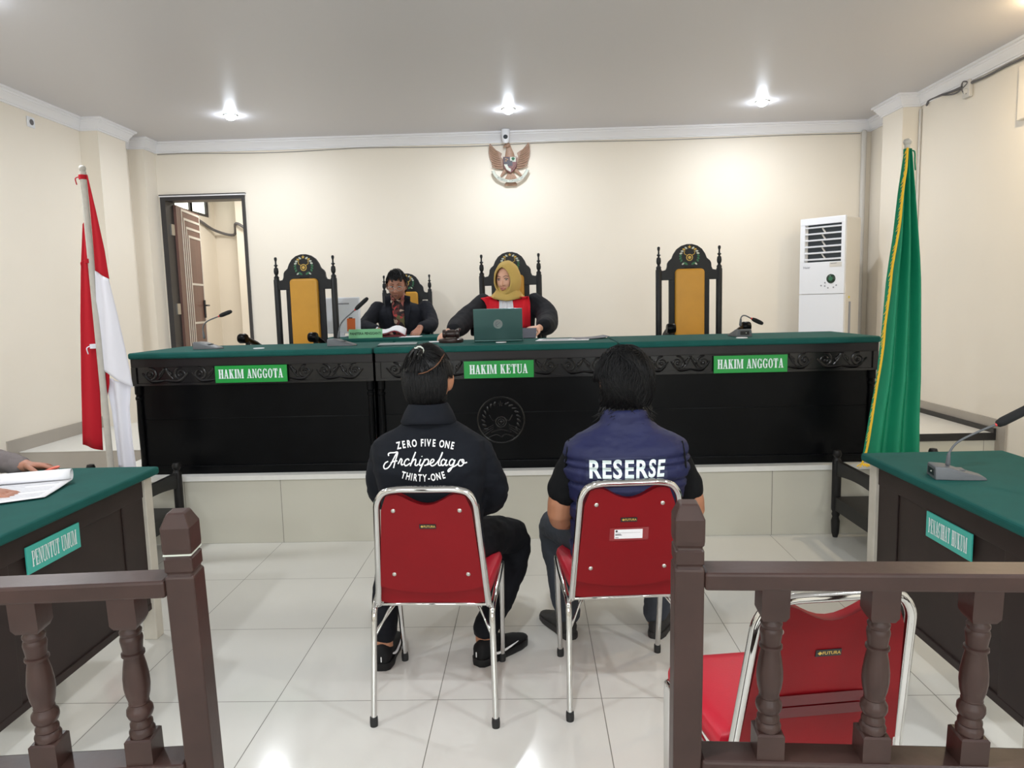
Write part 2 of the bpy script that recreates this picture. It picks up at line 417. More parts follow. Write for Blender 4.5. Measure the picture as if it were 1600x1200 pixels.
def slab_glyph(ch):
    """heavy condensed slab lettering, unit height: list of polygons and advance width"""
    P = []
    ST, TH, SF = 0.19, 0.07, 0.075
    def rect(x0, z0, x1, z1): P.append([(x0, z0), (x1, z0), (x1, z1), (x0, z1)])
    def stem(x, w=ST, top=True, bot=True, e=0.045):
        rect(x, 0, x + w, 1)
        if top: rect(x - e, 1 - SF, x + w + e, 1)
        if bot: rect(x - e, 0, x + w + e, SF)
    def diag(x0, z0, x1, z1, w): P.append([(x0, z0), (x0 + w, z0), (x1 + w, z1), (x1, z1)])
    def arc(cx, cz, rx, rz, tx, tz, a0, a1, n=12):
        for i in range(n):
            a, b = a0 + (a1 - a0) * i / n, a0 + (a1 - a0) * (i + 1) / n
            q = lambda t, k: (cx + (rx - k * tx) * math.cos(t), cz + (rz - k * tz) * math.sin(t))
            P.append([q(a, 0), q(b, 0), q(b, 1), q(a, 1)])
    if ch == 'H': stem(0.05); stem(0.38); rect(0.2, 0.47, 0.4, 0.55); w = 0.6
    elif ch == 'A': diag(0.06, 0, 0.22, 1, 0.08); diag(0.36, 0, 0.20, 1, 0.17); rect(0.12, 0.27, 0.42, 0.34); rect(0.0, 0, 0.2, SF); rect(0.3, 0, 0.58, SF); w = 0.58
    elif ch == 'K': stem(0.05); diag(0.2, 0.42, 0.42, 1, 0.07); diag(0.38, 0, 0.22, 0.58, 0.17); rect(0.34, 1 - SF, 0.58, 1); rect(0.32, 0, 0.62, SF); w = 0.62
    elif ch == 'I': stem(0.05); w = 0.28
    elif ch == 'M': stem(0.05, 0.08); stem(0.55, ST); diag(0.3, 0, 0.08, 1, 0.13); diag(0.3, 0, 0.56, 1, 0.06); w = 0.78
    elif ch == 'N': stem(0.05, 0.08); stem(0.43, 0.08, bot=False); diag(0.38, 0, 0.06, 1, 0.14); w = 0.58
    elif ch == 'O': arc(0.27, 0.5, 0.27, 0.52, 0.16, 0.08, 0, 2 * PI, 24); w = 0.55
    elif ch == 'G': arc(0.27, 0.5, 0.27, 0.52, 0.16, 0.08, PI * 0.22, PI * 1.72, 20); rect(0.36, 0.02, 0.52, 0.45); rect(0.3, 0.4, 0.58, 0.46); rect(0.45, 0.66, 0.52, 0.98); w = 0.6
    elif ch == 'T': stem(0.2, top=False); rect(0.02, 0.93, 0.55, 1); rect(0.02, 0.72, 0.09, 1); rect(0.48, 0.72, 0.55, 1); w = 0.57
    elif ch == 'E': stem(0.05, top=False, bot=False); rect(0, 0, 0.5, SF); rect(0, 0.935, 0.48, 1); rect(0.2, 0.47, 0.36, 0.54); rect(0.43, 0, 0.5, 0.28); rect(0.42, 0.74, 0.48, 1); rect(0.32, 0.38, 0.38, 0.63); w = 0.53
    elif ch == 'U': rect(0.05, 0.25, 0.22, 1); rect(0.0, 0.935, 0.27, 1); rect(0.45, 0.25, 0.53, 1); rect(0.38, 0.935, 0.58, 1); arc(0.29, 0.25, 0.24, 0.27, 0.12, 0.1, PI, 2 * PI); w = 0.58
    elif ch == 'P': stem(0.05, top=False); rect(0, 0.935, 0.3, 1); rect(0.2, 0.42, 0.3, 0.49); arc(0.28, 0.71, 0.24, 0.29, 0.15, 0.07, -PI / 2, PI / 2); w = 0.53
    elif ch == 'S': arc(0.25, 0.74, 0.22, 0.28, 0.12, 0.1, PI * 0.1, PI * 1.35); arc(0.25, 0.27, 0.24, 0.29, 0.13, 0.1, -PI * 0.85, PI * 0.42); diag(0.30, 0.36, 0.06, 0.62, 0.15); rect(0.4, 0.68, 0.46, 1); rect(0.03, 0, 0.09, 0.34); w = 0.5
    else: w = 0.3
    return P, w + 0.05
def add_slab(mb, txt, x, z, y, h, width, mi=0, T=None):
    """line of slab lettering centred at x, baseline z, scaled to width"""
    adv = 0.0; L = []
    for ch in txt:
        P, w = slab_glyph(ch); L.append((P, adv)); adv += w
    k = width / adv
    for P, a in L:
        for i, poly in enumerate(P): mb.flat([(x - width / 2 + (a + px) * k, z + pz * h) for px, pz in poly], y - .00012 * i, mi, T)

# ================================================================== THE SETTING
XL, XR, YB, YR, PT = -3.84, 3.33, 7.25, -4.0, 0.43
mb = MB(); mb.add([(XL - .2, YR, 0), (XR + .2, YR, 0), (XR + .2, YB, 0), (XL - .2, YB, 0)], [(0, 1, 2, 3)])
mb.add([(XL - .2, YR, -.05), (XR + .2, YR, -.05), (XR + .2, YB, -.05), (XL - .2, YB, -.05)], [(3, 2, 1, 0)])
struct('floor', mb, 'floor')
mb = MB(); mb.box2((XL - .2, YR - .1, CEIL), (XR + .2, YB + .1, CEIL + .06)); struct('ceiling', mb, 'ceiling')
PATH_L = [(XL, YR), (XL, 6.28), (-3.68, 6.28), (-3.68, 6.71), (XL, 6.71), (XL, 7.03), (-3.69, 7.03), (-3.69, YB)]
PATH_R = [(XR, YB), (XR, 6.71), (3.18, 6.71), (3.18, 6.36), (XR, 6.36), (XR, YR)]
def wall_from(path, xo, z0=0, z1=CEIL):
    poly = list(path) + [(xo, path[-1][1]), (xo, path[0][1])]; n = len(poly)
    m_ = MB(); vs = [(x, y, z0) for x, y in poly] + [(x, y, z1) for x, y in poly]
    return m_.add(vs, [tuple(range(n)), tuple(range(n, 2 * n))] + [(i, (i + 1) % n, (i + 1) % n + n, i + n) for i in range(n)])
o = wall_from(PATH_L, XL - .18).build('wall_left', 'wall', tri=True); o['kind'] = 'structure'
o = wall_from(PATH_R, XR + .18).build('wall_right', 'wall', tri=True); o['kind'] = 'structure'
DX0, DX1, DZ = -3.665, -2.815, 2.575
mb = MB()
mb.box2((-3.9, YB, 0), (DX0, YB + .14, CEIL)); mb.box2((DX0, YB, DZ), (DX1, YB + .14, CEIL)); mb.box2((DX1, YB, 0), (XR + .18, YB + .14, CEIL)); mb.box2((DX0, YB, 0), (DX1, YB + .14, PT))
struct('wall_back', mb, 'wall')
mb = MB(); mb.box2((XL - .18, YR - .12, 0), (XR + .18, YR, 1.0)); mb.box2((XL - .18, YR - .12, 2.4), (XR + .18, YR, CEIL))
for a, b in ((XL - .18, -2.45), (-.8, .8), (2.45, XR + .18)): mb.box2((a, YR - .12, 1.0), (b, YR, 2.4))
struct('wall_rear', mb, 'wall')
for k, xc in enumerate((-1.62, 1.62)):  # unseen rear windows, added with glowing panes to go with the fill
    mb = MB(); w_ = .82
    for a, b in (((xc - w_, YR - .1, 1.0), (xc - w_ + .05, YR - .02, 2.4)), ((xc + w_ - .05, YR - .1, 1.0), (xc + w_, YR - .02, 2.4)), ((xc - .025, YR - .1, 1.05), (xc + .025, YR - .02, 2.35)),
                 ((xc - w_ + .05, YR - .1, 1.0), (xc + w_ - .05, YR - .02, 1.05)), ((xc - w_ + .05, YR - .1, 2.35), (xc + w_ - .05, YR - .02, 2.4))): mb.box2(a, b)
    wnd = struct('window_%d' % (k + 2), mb, 'doorframe')
    mb = MB(); mb.box2((xc - w_ + .05, YR - .065, 1.05), (xc - .025, YR - .06, 2.35)); mb.box2((xc + .025, YR - .065, 1.05), (xc + w_ - .05, YR - .06, 2.35)); mb.build('pane', 'daypane', wnd)

# plaster cornice swept along the walls and pillars
def sweep(path, prof, name, m_):
    pts = [Vector(p) for p in path]; rs = []
    for i, p in enumerate(pts):
        d0 = (p - pts[i - 1]).normalized() if i else (pts[1] - p).normalized()
        d1 = (pts[i + 1] - p).normalized() if i < len(pts) - 1 else d0
        n0 = Vector((d0.y, -d0.x)); n1 = Vector((d1.y, -d1.x)); bis = n0 + n1; bis = bis / bis.dot(n0) if abs(bis.dot(n0)) > 1e-6 else n0
        rs.append([Vector((p.x + bis.x * d, p.y + bis.y * d, z)) for d, z in prof])
    return struct(name, MB().rings(rs), m_, smooth=30)
CPROF = [(-.004, 3.0), (.014, 3.0), (.016, 3.012), (.022, 3.014), (.026, 3.03), (.042, 3.05), (.05, 3.066), (.056, 3.068), (.058, 3.08), (.074, 3.084), (.076, 3.102), (-.004, 3.102)]
sweep(PATH_L + PATH_R, CPROF, 'trim_1', 'cornice')
# skirting tiles
BPROF = lambda z: [(-.002, z), (.012, z), (.012, z + .10), (-.002, z + .10)]
WY = 5.17
sweep([(XL, YR), (XL, WY)], [(-.002, 0), (.014, 0), (.014, .11), (-.002, .11)], 'baseboard_left', 'base')
sweep([(XL, WY - .11), (XL, 6.28)], BPROF(PT), 'baseboard_left.001', 'base')
mb = MB(); mb.box2((XL - .002, WY - .11, .11), (XL + .013, WY, PT)); struct('trim_2', mb, 'base')
sweep([(XR, WY), (XR, YR)], [(-.002, 0), (.014, 0), (.014, .11), (-.002, .11)], 'baseboard_right', 'base')
sweep([(XR, 6.36), (XR, WY - .11)], BPROF(PT), 'baseboard_right.001', 'base')
mb = MB(); mb.box2((XR - .013, WY - .11, .11), (XR + .002, WY, PT)); struct('trim_3', mb, 'base')
# raised platform with lower side wings set back
PX0, PX1, PY = -2.72, 2.40, 4.275
mb = MB()
mb.box2((PX0, PY + .012, 0), (PX1, YB, PT - .03), 0); mb.box2((PX0, PY, PT - .03), (PX1, YB, PT), 1)
mb.box2((XL, WY, 0), (PX0, YB, PT - .004), 2); mb.box2((XL, WY - .004, PT - .004), (PX0, YB, PT), 1)
mb.box2((PX1, WY, 0), (XR, YB, PT - .004), 0); mb.box2((PX1, WY - .004, PT - .004), (XR, YB, PT), 1)
o = struct('floor_platform', mb, ['plat', 'nosing', 'base'])
mb = MB(); mb.box2((PX1, WY - .012, PT - .05), (XR - .014, WY - .0045, PT + .004)); mb.box2((XR - .03, WY - .01, PT), (XR - .0125, 6.36, PT + .035)); struct('trim_4', mb, 'black_edge')

# door in the back wall, open into the corridor
fr = MB()
fr.box2((DX0, YB - .02, PT), (DX0 + .05, YB + .15, DZ - .035)); fr.box2((DX1 - .03, YB - .02, PT), (DX1, YB + .15, DZ - .035)); fr.box2((DX0, YB - .02, DZ - .035), (DX1, YB + .15, DZ))
fr.box2((DX0 - .006, YB - .03, DZ + .012), (DX1 + .012, YB + .01, DZ + .022))
door = struct('door_1', fr, 'doorframe')
mb = MB(); mb.box2((DX0 - .006, YB - .028, DZ), (DX1 + .012, YB + .01, DZ + .012)); mb.build('head_trim', 'cornice', door)
LW, LH = .80, 2.08
leafT = Matrix.Translation((DX0 + .055, YB + .14, PT + .01)) @ Matrix.Rotation(math.radians(99), 4, 'Z')
lf = MB(); lf.box2((0, -.02, 0), (LW, .02, LH), 0, leafT)
leaf = lf.build('door_leaf', 'doorwood', door)
ln = MB()
for k, (a, zt) in enumerate(((.15, 2.04), (.215, 1.955), (.28, 1.87), (.345, 1.785))):
    ln.box2((a, -.024, 0), (a + .022, -.019, zt), 0, leafT); ln.box2((a, -.024, zt), (LW - .03, -.019, zt + .024), 0, leafT)
for zz in (.42, .86, 1.28): ln.box2((.367, -.024, zz), (LW - .03, -.019, zz + .022), 0, leafT)
ln.box2((LW - .035, -.024, 0), (LW - .012, -.019, LH - .02), 0, leafT)
ln.build('inlay_strips', 'doorline', leaf)
hd = MB(); hd.box2((LW - .065, -.035, .92), (LW - .03, -.02, 1.12), 0, leafT); hd.tube([leafT @ Vector(p) for p in ((LW - .05, -.03, 1.06), (LW - .05, -.075, 1.06), (LW - .16, -.08, 1.06))], .009)
hd.build('door_handle', 'plasticdark', leaf, smooth=50)
for zz in (1.78, .98): MB().box2((DX0 + .05, YB + .05, PT + zz), (DX0 + .062, YB + .12, PT + zz + .11)).build('hinge', 'metal', door)
# corridor seen through the door
CX, CY = -4.22, 9.75
mb = MB(); mb.box2((CX - .1, YB + .14, 0), (CX, CY, 2.66)); mb.box2((CX - .1, 9.62, 2.66), (CX, CY, CEIL)); mb.box2((CX - .1, YB + .14, 2.66), (CX, 8.2, CEIL)); mb.box2((CX - .1, 8.2, 2.98), (CX, 9.62, CEIL)); struct('wall_corridor_left', mb, 'wall')
mb = MB(); mb.box2((CX - .1, CY, 0), (-1.9, CY + .1, CEIL)); mb.box2((-3.82, CY - .28, 0), (-3.5, CY, CEIL)); struct('wall_corridor_end', mb, 'wall')
mb = MB(); mb.box2((-2.0, YB + .14, 0), (-1.9, CY, CEIL)); struct('wall_corridor_right', mb, 'wall')
mb = MB(); mb.box2((CX - .1, YB + .14, CEIL), (-1.9, CY + .1, CEIL + .05)); struct('ceiling_corridor', mb, 'ceiling')
mb = MB(); mb.box2((CX, YB + .14, PT - .05), (-2.0, CY, PT)); struct('floor_corridor', mb, 'nosing')
mb = MB()
for y0 in (8.2, 8.66, 9.12): 
    mb.box2((CX - .07, y0, 2.66), (CX - .02, y0 + .05, 2.98)); mb.box2((CX - .07, y0 + .45, 2.66), (CX - .02, y0 + .5, 2.98)); mb.box2((CX - .07, y0 + .05, 2.66), (CX - .02, y0 + .45, 2.70)); mb.box2((CX - .07, y0 + .05, 2.94), (CX - .02, y0 + .45, 2.98))
wn = struct('window_1', mb, 'doorframe')
mb = MB()
for y0 in (8.2, 8.66, 9.12): mb.box2((CX - .05, y0 + .05, 2.70), (CX - .045, y0 + .45, 2.94))
mb.build('pane', 'daypane', wn)
area_light('corridor_light', (-3.3, 8.6, CEIL - .05), .5, 26, (1, .97, .9))  # lamp added out of view to brighten the corridor
tag(MB().tube(catmull([(CX + .02, 7.6, 2.62), (CX + .02, 8.4, 2.60), (CX + .03, 9.1, 2.60), (CX + .05, 9.6, 2.50), (-3.95, CY - .05, 2.44), (-3.8, CY - .32, 2.56), (-3.62, CY - .32, 2.44)], 6), .018, n=8).build('cable', 'cable', smooth=60), 'grey cable sagging across the corridor wall seen through the open door', 'cable')

# ================================================================== JUDGES' BENCH (three units)
BY0, BY1, BTOP = 4.31, 5.03, 1.195
def spiral(m_, cx, cz, r0, turns, sgn, a0, y, rad=.0075, mi=0):
    pts = []
    n = int(turns * 14)
    for i in range(n + 1):
        t = i / n; a = a0 + sgn * t * turns * 2 * PI; r = r0 * (1 - .82 * t)
        pts.append((cx + r * math.cos(a), y, cz + r * math.sin(a)))
    m_.tube(pts, [rad * (1 - .4 * i / n) for i in range(n + 1)], n=6, mi=mi)
def carving(m_, x0, x1, cz, h, y, flip):
    """leaf scrolls in relief filling a length of the frieze"""
    L = x1 - x0; n = max(1, round(L / .14)); st = L / n
    for k in range(n):
        cx = x0 + (k + .5) * st; s_ = 1 if (k + flip) % 2 else -1
        r = min(h * .44, st * .36)
        spiral(m_, cx + s_ * st * .12, cz + .002, r, 1.7, s_, PI * (.5 if s_ > 0 else .5), y)
        m_.ball((cx + s_ * st * .12, y, cz), (.011, .008, .011), 8)
        m_.tube(catmull([(cx - s_ * st * .5, y, cz - h * .36), (cx - s_ * st * .2, y, cz - h * .42), (cx + s_ * st * .1, y, cz - h * .38), (cx + s_ * st * .42, y, cz + h * .1)], 5), [.005 + .006 * math.sin(PI * i / 15) for i in range(16)], n=6)
        m_.tube(catmull([(cx - s_ * st * .46, y, cz + h * .38), (cx - s_ * st * .36, y, cz + h * .05), (cx - s_ * st * .2, y, cz - h * .28)], 5), [.009 - .0005 * i for i in range(11)], n=6)
        for a in (.2, .7, 1.2):
            m_.ball((cx - s_ * st * (.42 - .12 * a), y + .001, cz + h * (.3 - .22 * a)), (.018, .009, .008), 7, R=Matrix.Rotation(s_ * (a + .4), 3, 'Y'))
def bench(label, x0, x1, sign, sx0, sx1, sz, medallion=False, end=0):
    cx = (x0 + x1) / 2
    t = thing('judge_bench', label, 'bench', (cx, (BY0 + BY1) / 2, PT), group='units of the judges bench')
    yf = BY0 + .022; H = BTOP - PT; g = .006
    m_ = MB(); z = PT
    m_.box2((x0 + g, yf + .03, z), (x1 - g, yf + .05, z + .565)); m_.box2((x0 + g, yf + .012, z), (x1 - g, yf + .03, z + .05))
    m_.box2((x0 + g + .03, yf + .026, z + .345), (x1 - g - .03, yf + .031, z + .35))
    m_.box2((x0 + g, yf + .03, z), (x0 + g + .025, BY1 - .03, z + H - .035)); m_.box2((x1 - g - .025, yf + .03, z), (x1 - g, BY1 - .03, z + H - .035))
    m_.build('front_panel', 'bench', t, world=True, bevel=.003)
    m_ = MB(); m_.box2((x0 + g, yf, z + .675), (x1 - g, yf + .05, z + H - .035)); m_.build('top_rail', 'plank', t, world=True, bevel=.003)
    m_ = MB(); m_.box2((x0 + g, yf + .012, z + .575), (x1 - g, yf + .05, z + .675)); m_.box2((x0 + g, yf - .004, z + .562), (x1 - g, yf + .05, z + .575)); m_.box2((x0 + g, yf, z + .575), (x0 + g + .03, yf + .03, z + .675)); m_.box2((x1 - g - .03, yf, z + .575), (x1 - g, yf + .03, z + .675))
    carving(m_, x0 + .06, sx0 - .01, z + .626, .095, yf + .011, 0); carving(m_, sx1 + .01, x1 - .06, z + .626, .095, yf + .011, 1)
    m_.build('carved_frieze', 'bench2', t, world=True, smooth=40)
    for xc in (x0 + .032, x1 - .032):
        m_ = MB(); m_.lathe([(.0, z), (.024, z), (.024, z + .05), (.018, z + .055), (.018, z + .07), (.015, z + .09), (.02, z + .30), (.016, z + .47), (.021, z + .475), (.021, z + .49), (.016, z + .495), (.016, z + .505), (.022, z + .51), (.022, z + .56), (0, z + .56)], (xc, yf + .02, 0), 14)
        m_.build('column', 'bench', t, world=True, smooth=35)
    m_ = MB(); m_.box2((x0 + .003, BY0, z + H - .038), (x1 - .003, BY1, z + H)); m_.build('cloth_top', 'cloth', t, world=True, bevel=.012, seg=3)
    m_ = MB(); m_.box2((sx0, yf - .012, sz - .052), (sx1, yf - .005, sz + .052)); s_ = m_.build('nameplate', 'sign', t, world=True, bevel=.001)
    m_ = MB(); wd = (sx1 - sx0) * (.90 if len(sign) > 11 else .84); add_slab(m_, sign, (sx0 + sx1) / 2, sz - .026, yf - .0135, .056, wd); m_.build('lettering', 'white', s_, world=True, recalc=False)
    if medallion:
        p = at(783, 656, Y=yf + .03); m_ = MB(); y = yf + .03; R_ = .143
        ring = [(p.x + R_ * math.cos(a), y, p.z + R_ * math.sin(a)) for a in [2 * PI * i / 40 for i in range(41)]]
        m_.tube(ring, .006, n=6, caps='none'); m_.lathe([(0, -.004), (R_ - .008, -.004), (R_ - .008, 0.01), (0, .01)], (p.x, y, p.z), 40, 1, axis='Y')
        y -= .005
        for r_, q in ((.032, .005), (.019, .004)): m_.tube([(p.x + r_ * math.cos(a), y, p.z - .012 + r_ * math.sin(a)) for a in [2 * PI * i / 24 for i in range(25)]], q, n=6, caps='none')
        m_.ball((p.x, y, p.z - .012), (.012, .006, .012), 10)
        for s2 in (-1, 1):
            for k in range(3): m_.tube([(p.x + s2 * .05, y, p.z - .03 - .012 * k), (p.x + s2 * (.115 - .008 * k), y, p.z - .062 - .013 * k)], .0045, n=5)
            m_.tube(catmull([(p.x + s2 * .03, y, p.z + .004), (p.x + s2 * .05, y, p.z - .002), (p.x + s2 * .07, y, p.z + .03)], 4), .004, n=5)
            for k in range(8):
                a = PI / 2 - s2 * (.35 + .25 * k); m_.ball((p.x + .108 * math.cos(a), y, p.z + .108 * math.sin(a)), (.016, .005, .008), 7, R=Matrix.Rotation(-a + .7, 3, 'Y'))
            m_.tube(catmull([(p.x, y, p.z - .105), (p.x + s2 * .03, y, p.z - .09), (p.x + s2 * .075, y, p.z - .104)], 4), .005, n=5)
        m_.tube(catmull([(p.x - .06, y, p.z - .075), (p.x, y, p.z - .06), (p.x + .06, y, p.z - .075)], 5), .005, n=5)
        pts = [(p.x + (.02 if i % 2 == 0 else .009) * math.sin(i * PI / 5), p.z + .10 + (.02 if i % 2 == 0 else .009) * math.cos(i * PI / 5)) for i in range(10)]
        m_.prism(pts, y - .004, y + .006)
        m_.build('carved_medallion', ['bench2', 'bench'], t, world=True, smooth=40)
    return t
def sgn(px0, px1, pz, Y=4.325): a = at(px0, pz, Y=Y); b = at(px1, pz, Y=Y); return a.x, b.x, (a.z + b.z) / 2
a, b, c = sgn(336.5, 449, 584); bench('left unit of the black carved judges bench, bearing the left HAKIM ANGGOTA plate', -2.465, -.958, 'HAKIM ANGGOTA', a, b, c)
a, b, c = sgn(725, 834, 577); bench('middle unit of the black judges bench with HAKIM KETUA plate and round carved medallion', -.955, .522, 'HAKIM KETUA', a, b, c, True)
a, b, c = sgn(1115, 1230, 568.5); bench('right unit of the black carved judges bench beside the green flag', .525, 2.078, 'HAKIM ANGGOTA', a, b, c)

# ================================================================== CARVED HIGH-BACK CHAIRS
def emblem(m_, cx, cz, y, s):
    """small painted court emblem: star, leaf wreath, disc with hands, ribbon"""
    pts = [(cx + (.012 if i % 2 == 0 else .005) * s * math.sin(i * PI / 5), cz + .058 * s + (.012 if i % 2 == 0 else .005) * s * math.cos(i * PI / 5)) for i in range(10)]
    m_.prism(pts, y - .002, y, 0)
    for s2 in (-1, 1):
        for k in range(7):
            a = PI / 2 - s2 * (.4 + .27 * k); rr = .056 * s
            m_.ball((cx + rr * math.cos(a), y, cz + rr * math.sin(a)), (.010 * s, .002, .006 * s), 7, mi=(2 if k % 3 != 1 else 0) if k < 4 else 1, R=Matrix.Rotation(-a + s2 * .6, 3, 'Y'))
        m_.tube(catmull([(cx + s2 * .03 * s, y, cz + .034 * s), (cx + s2 * .032 * s, y, cz + .018 * s), (cx + s2 * .012 * s, y, cz + .006 * s)], 4), .0022 * s, n=5, mi=0)
        m_.ball((cx + s2 * .025 * s, y, cz - .042 * s), (.017 * s, .002, .007 * s), 7, mi=1, R=Matrix.Rotation(-s2 * .5, 3, 'Y'))
        m_.ball((cx + s2 * .04 * s, y, cz - .044 * s), (.010 * s, .0025, .005 * s), 7, mi=2, R=Matrix.Rotation(s2 * .6, 3, 'Y'))
    for r_, mi in ((.021, 0), (.016, 3), (.010, 0)): m_.lathe([(0, 0), (r_ * s, 0), (r_ * s, .0025 + .001 * (.021 - r_) / .005), (0, .0025 + .001 * (.021 - r_) / .005)], (cx, y - .0035 - (.021 - r_) * .1, cz - .006 * s), 18, mi, axis='Y')
    m_.tube(catmull([(cx - .03 * s, y, cz - .064 * s), (cx, y, cz - .068 * s), (cx + .03 * s, y, cz - .064 * s)], 4), .003 * s, n=5, mi=3)
def throne(label, loc, rz, scale=1.0):
    t = thing('high_back_chair', label, 'chair', loc, rz, 'carved high-back chairs behind the bench', scale=scale)
    yb = .24
    half = [(.02, 1.43), (.061, 1.418), (.098, 1.392), (.122, 1.357), (.136, 1.323), (.160, 1.303), (.170, 1.285), (.173, 1.255), (.182, 1.236), (.205, 1.231), (.222, 1.231), (.222, 1.158), (.157, 1.158), (.157, .44), (.117, .44), (.117, 1.225)]
    m_ = MB(); poly = half[:11] + [(.222, 1.158), (.157, 1.158), (.157, 1.2)]
    crest = [(-x, z) for x, z in reversed(half[:12])] + half[:12]
    m_.prism(crest, yb - .014, yb + .014)
    for s in (-1, 1): m_.box2((s * .113, yb - .014, .44), (s * .157, yb + .014, 1.16))
    m_.box2((-.113, yb + .004, .44), (.113, yb + .014, 1.16)); m_.box2((-.22, yb - .014, .50), (.22, yb + .014, .56))
    back = m_.build('backrest_frame', 'chairblack', t, smooth=30, bevel=.003, tri=True)
    m_ = MB(); emblem(m_, 0, 1.335, yb - .0142, 1.25); m_.build('painted_emblem', ['gold', 'leafgreen', 'leafpale', 'chairblack'], back, smooth=60)
    m_ = MB(); rr = .03; pts = []
    for cx, cz, a0 in ((.114 - rr, 1.242 - rr, 0), (-.114 + rr, 1.242 - rr, PI / 2)):
        pts += [(cx + rr * math.cos(a0 + k * PI / 10), cz + rr * math.sin(a0 + k * PI / 10)) for k in range(6)]
    pts += [(-.114, .48), (.114, .48)]
    m_.prism(pts, yb - .042, yb + .003); m_.build('back_cushion', 'mustard', t, smooth=35, bevel=.014, seg=3)
    for s in (-1, 1):
        x = s * .236
        m_ = MB(); m_.lathe([(0, 0), (.016, 0), (.021, .06), (.021, .62), (.017, .632), (.021, .645), (.021, .66), (.024, .68), (.024, 1.235), (.019, 1.245), (.021, 1.258), (.013, 1.268), (.010, 1.275), (.017, 1.288), (.019, 1.305), (.016, 1.328), (.008, 1.336), (.008, 1.342), (.017, 1.35), (.007, 1.36), (.006, 1.38), (.011, 1.396), (.011, 1.408), (.007, 1.414), (0, 1.416)], (x, yb, 0), 12)
        m_.build('post', 'chairblack', t, smooth=35)
        m_ = MB(); m_.lathe([(0, 0), (.018, 0), (.024, .05), (.02, .1), (.026, .3), (.022, .43), (.026, .44), (.016, .47), (.022, .58), (.016, .79), (0, .79)], (s * .262, -.22, 0), 12); m_.build('front_leg', 'chairblack', t, smooth=40)
        m_ = MB(); m_.tube(catmull([(x, yb - .01, .66), (s * .25, .08, .69), (s * .262, -.1, .755), (s * .268, -.25, .805)], 6), [.018] * 6 + [.022] * 6 + [.026] * 7, n=10, flat=.8)
        m_.lathe([(0, -.032), (.030, -.030), (.036, -.02), (.036, .02), (.030, .030), (0, .032)], (s * .268, -.275, .805), 18, axis='X'); m_.build('armrest', 'bench', t, smooth=40)
    m_ = MB(); m_.box2((-.24, -.25, .40), (.24, .24, .45)); m_.build('seat_frame', 'chairblack', t, bevel=.006)
    m_ = MB(); m_.box2((-.225, -.24, .45), (.225, .21, .50)); m_.build('seat_cushion', 'mustard', t, smooth=35, bevel=.018, seg=3)
    return t
def chair_loc(px, pz, Y, sc=1.0): p = at(px, pz, Y=Y); return Vector((p.x, Y - .24 * sc, PT))
ch = throne('high-back carved black chair with mustard cushion, empty, at the left behind the bench', chair_loc(470, 420, 5.64), math.radians(-7))
copy_tree(ch, chair_loc(797, 420, 6.0), 0, 'high-back carved black chair with mustard cushion that the woman in gold headscarf sits on')
copy_tree(ch, chair_loc(1079, 420, 5.66), math.radians(3), 'high-back carved black chair with mustard cushion, empty, at the right behind the bench')
c2 = copy_tree(ch, chair_loc(635, 430, 6.88, .92), 0, 'smaller high-back carved black chair by the wall behind the man in the dark suit')
c2.scale = (.92,) * 3

# ================================================================== CLERK'S TABLE
CX0, CX1, CY0, CY1 = -1.72, -.70, 5.68, 6.28
t = thing('clerk_table', 'green-topped side table behind the left of the judges bench, holding the monitor', 'table', ((CX0 + CX1) / 2, (CY0 + CY1) / 2, PT))
MB().box2((CX0, CY0, 1.155), (CX1, CY1, 1.19)).build('cloth_top', 'cloth', t, world=True, bevel=.01)
m_ = MB(); m_.box2((CX0 + .03, CY0 + .03, PT + .1), (CX1 - .03, CY0 + .05, 1.155)); m_.build('front_panel', 'bench', t, world=True)
for x in (CX0 + .05, CX1 - .05):
    for y in (CY0 + .08, CY1 - .05): MB().box((x, y, (PT + 1.155) / 2), (.05, .05, 1.155 - PT)).build('leg', 'bench', t, world=True)

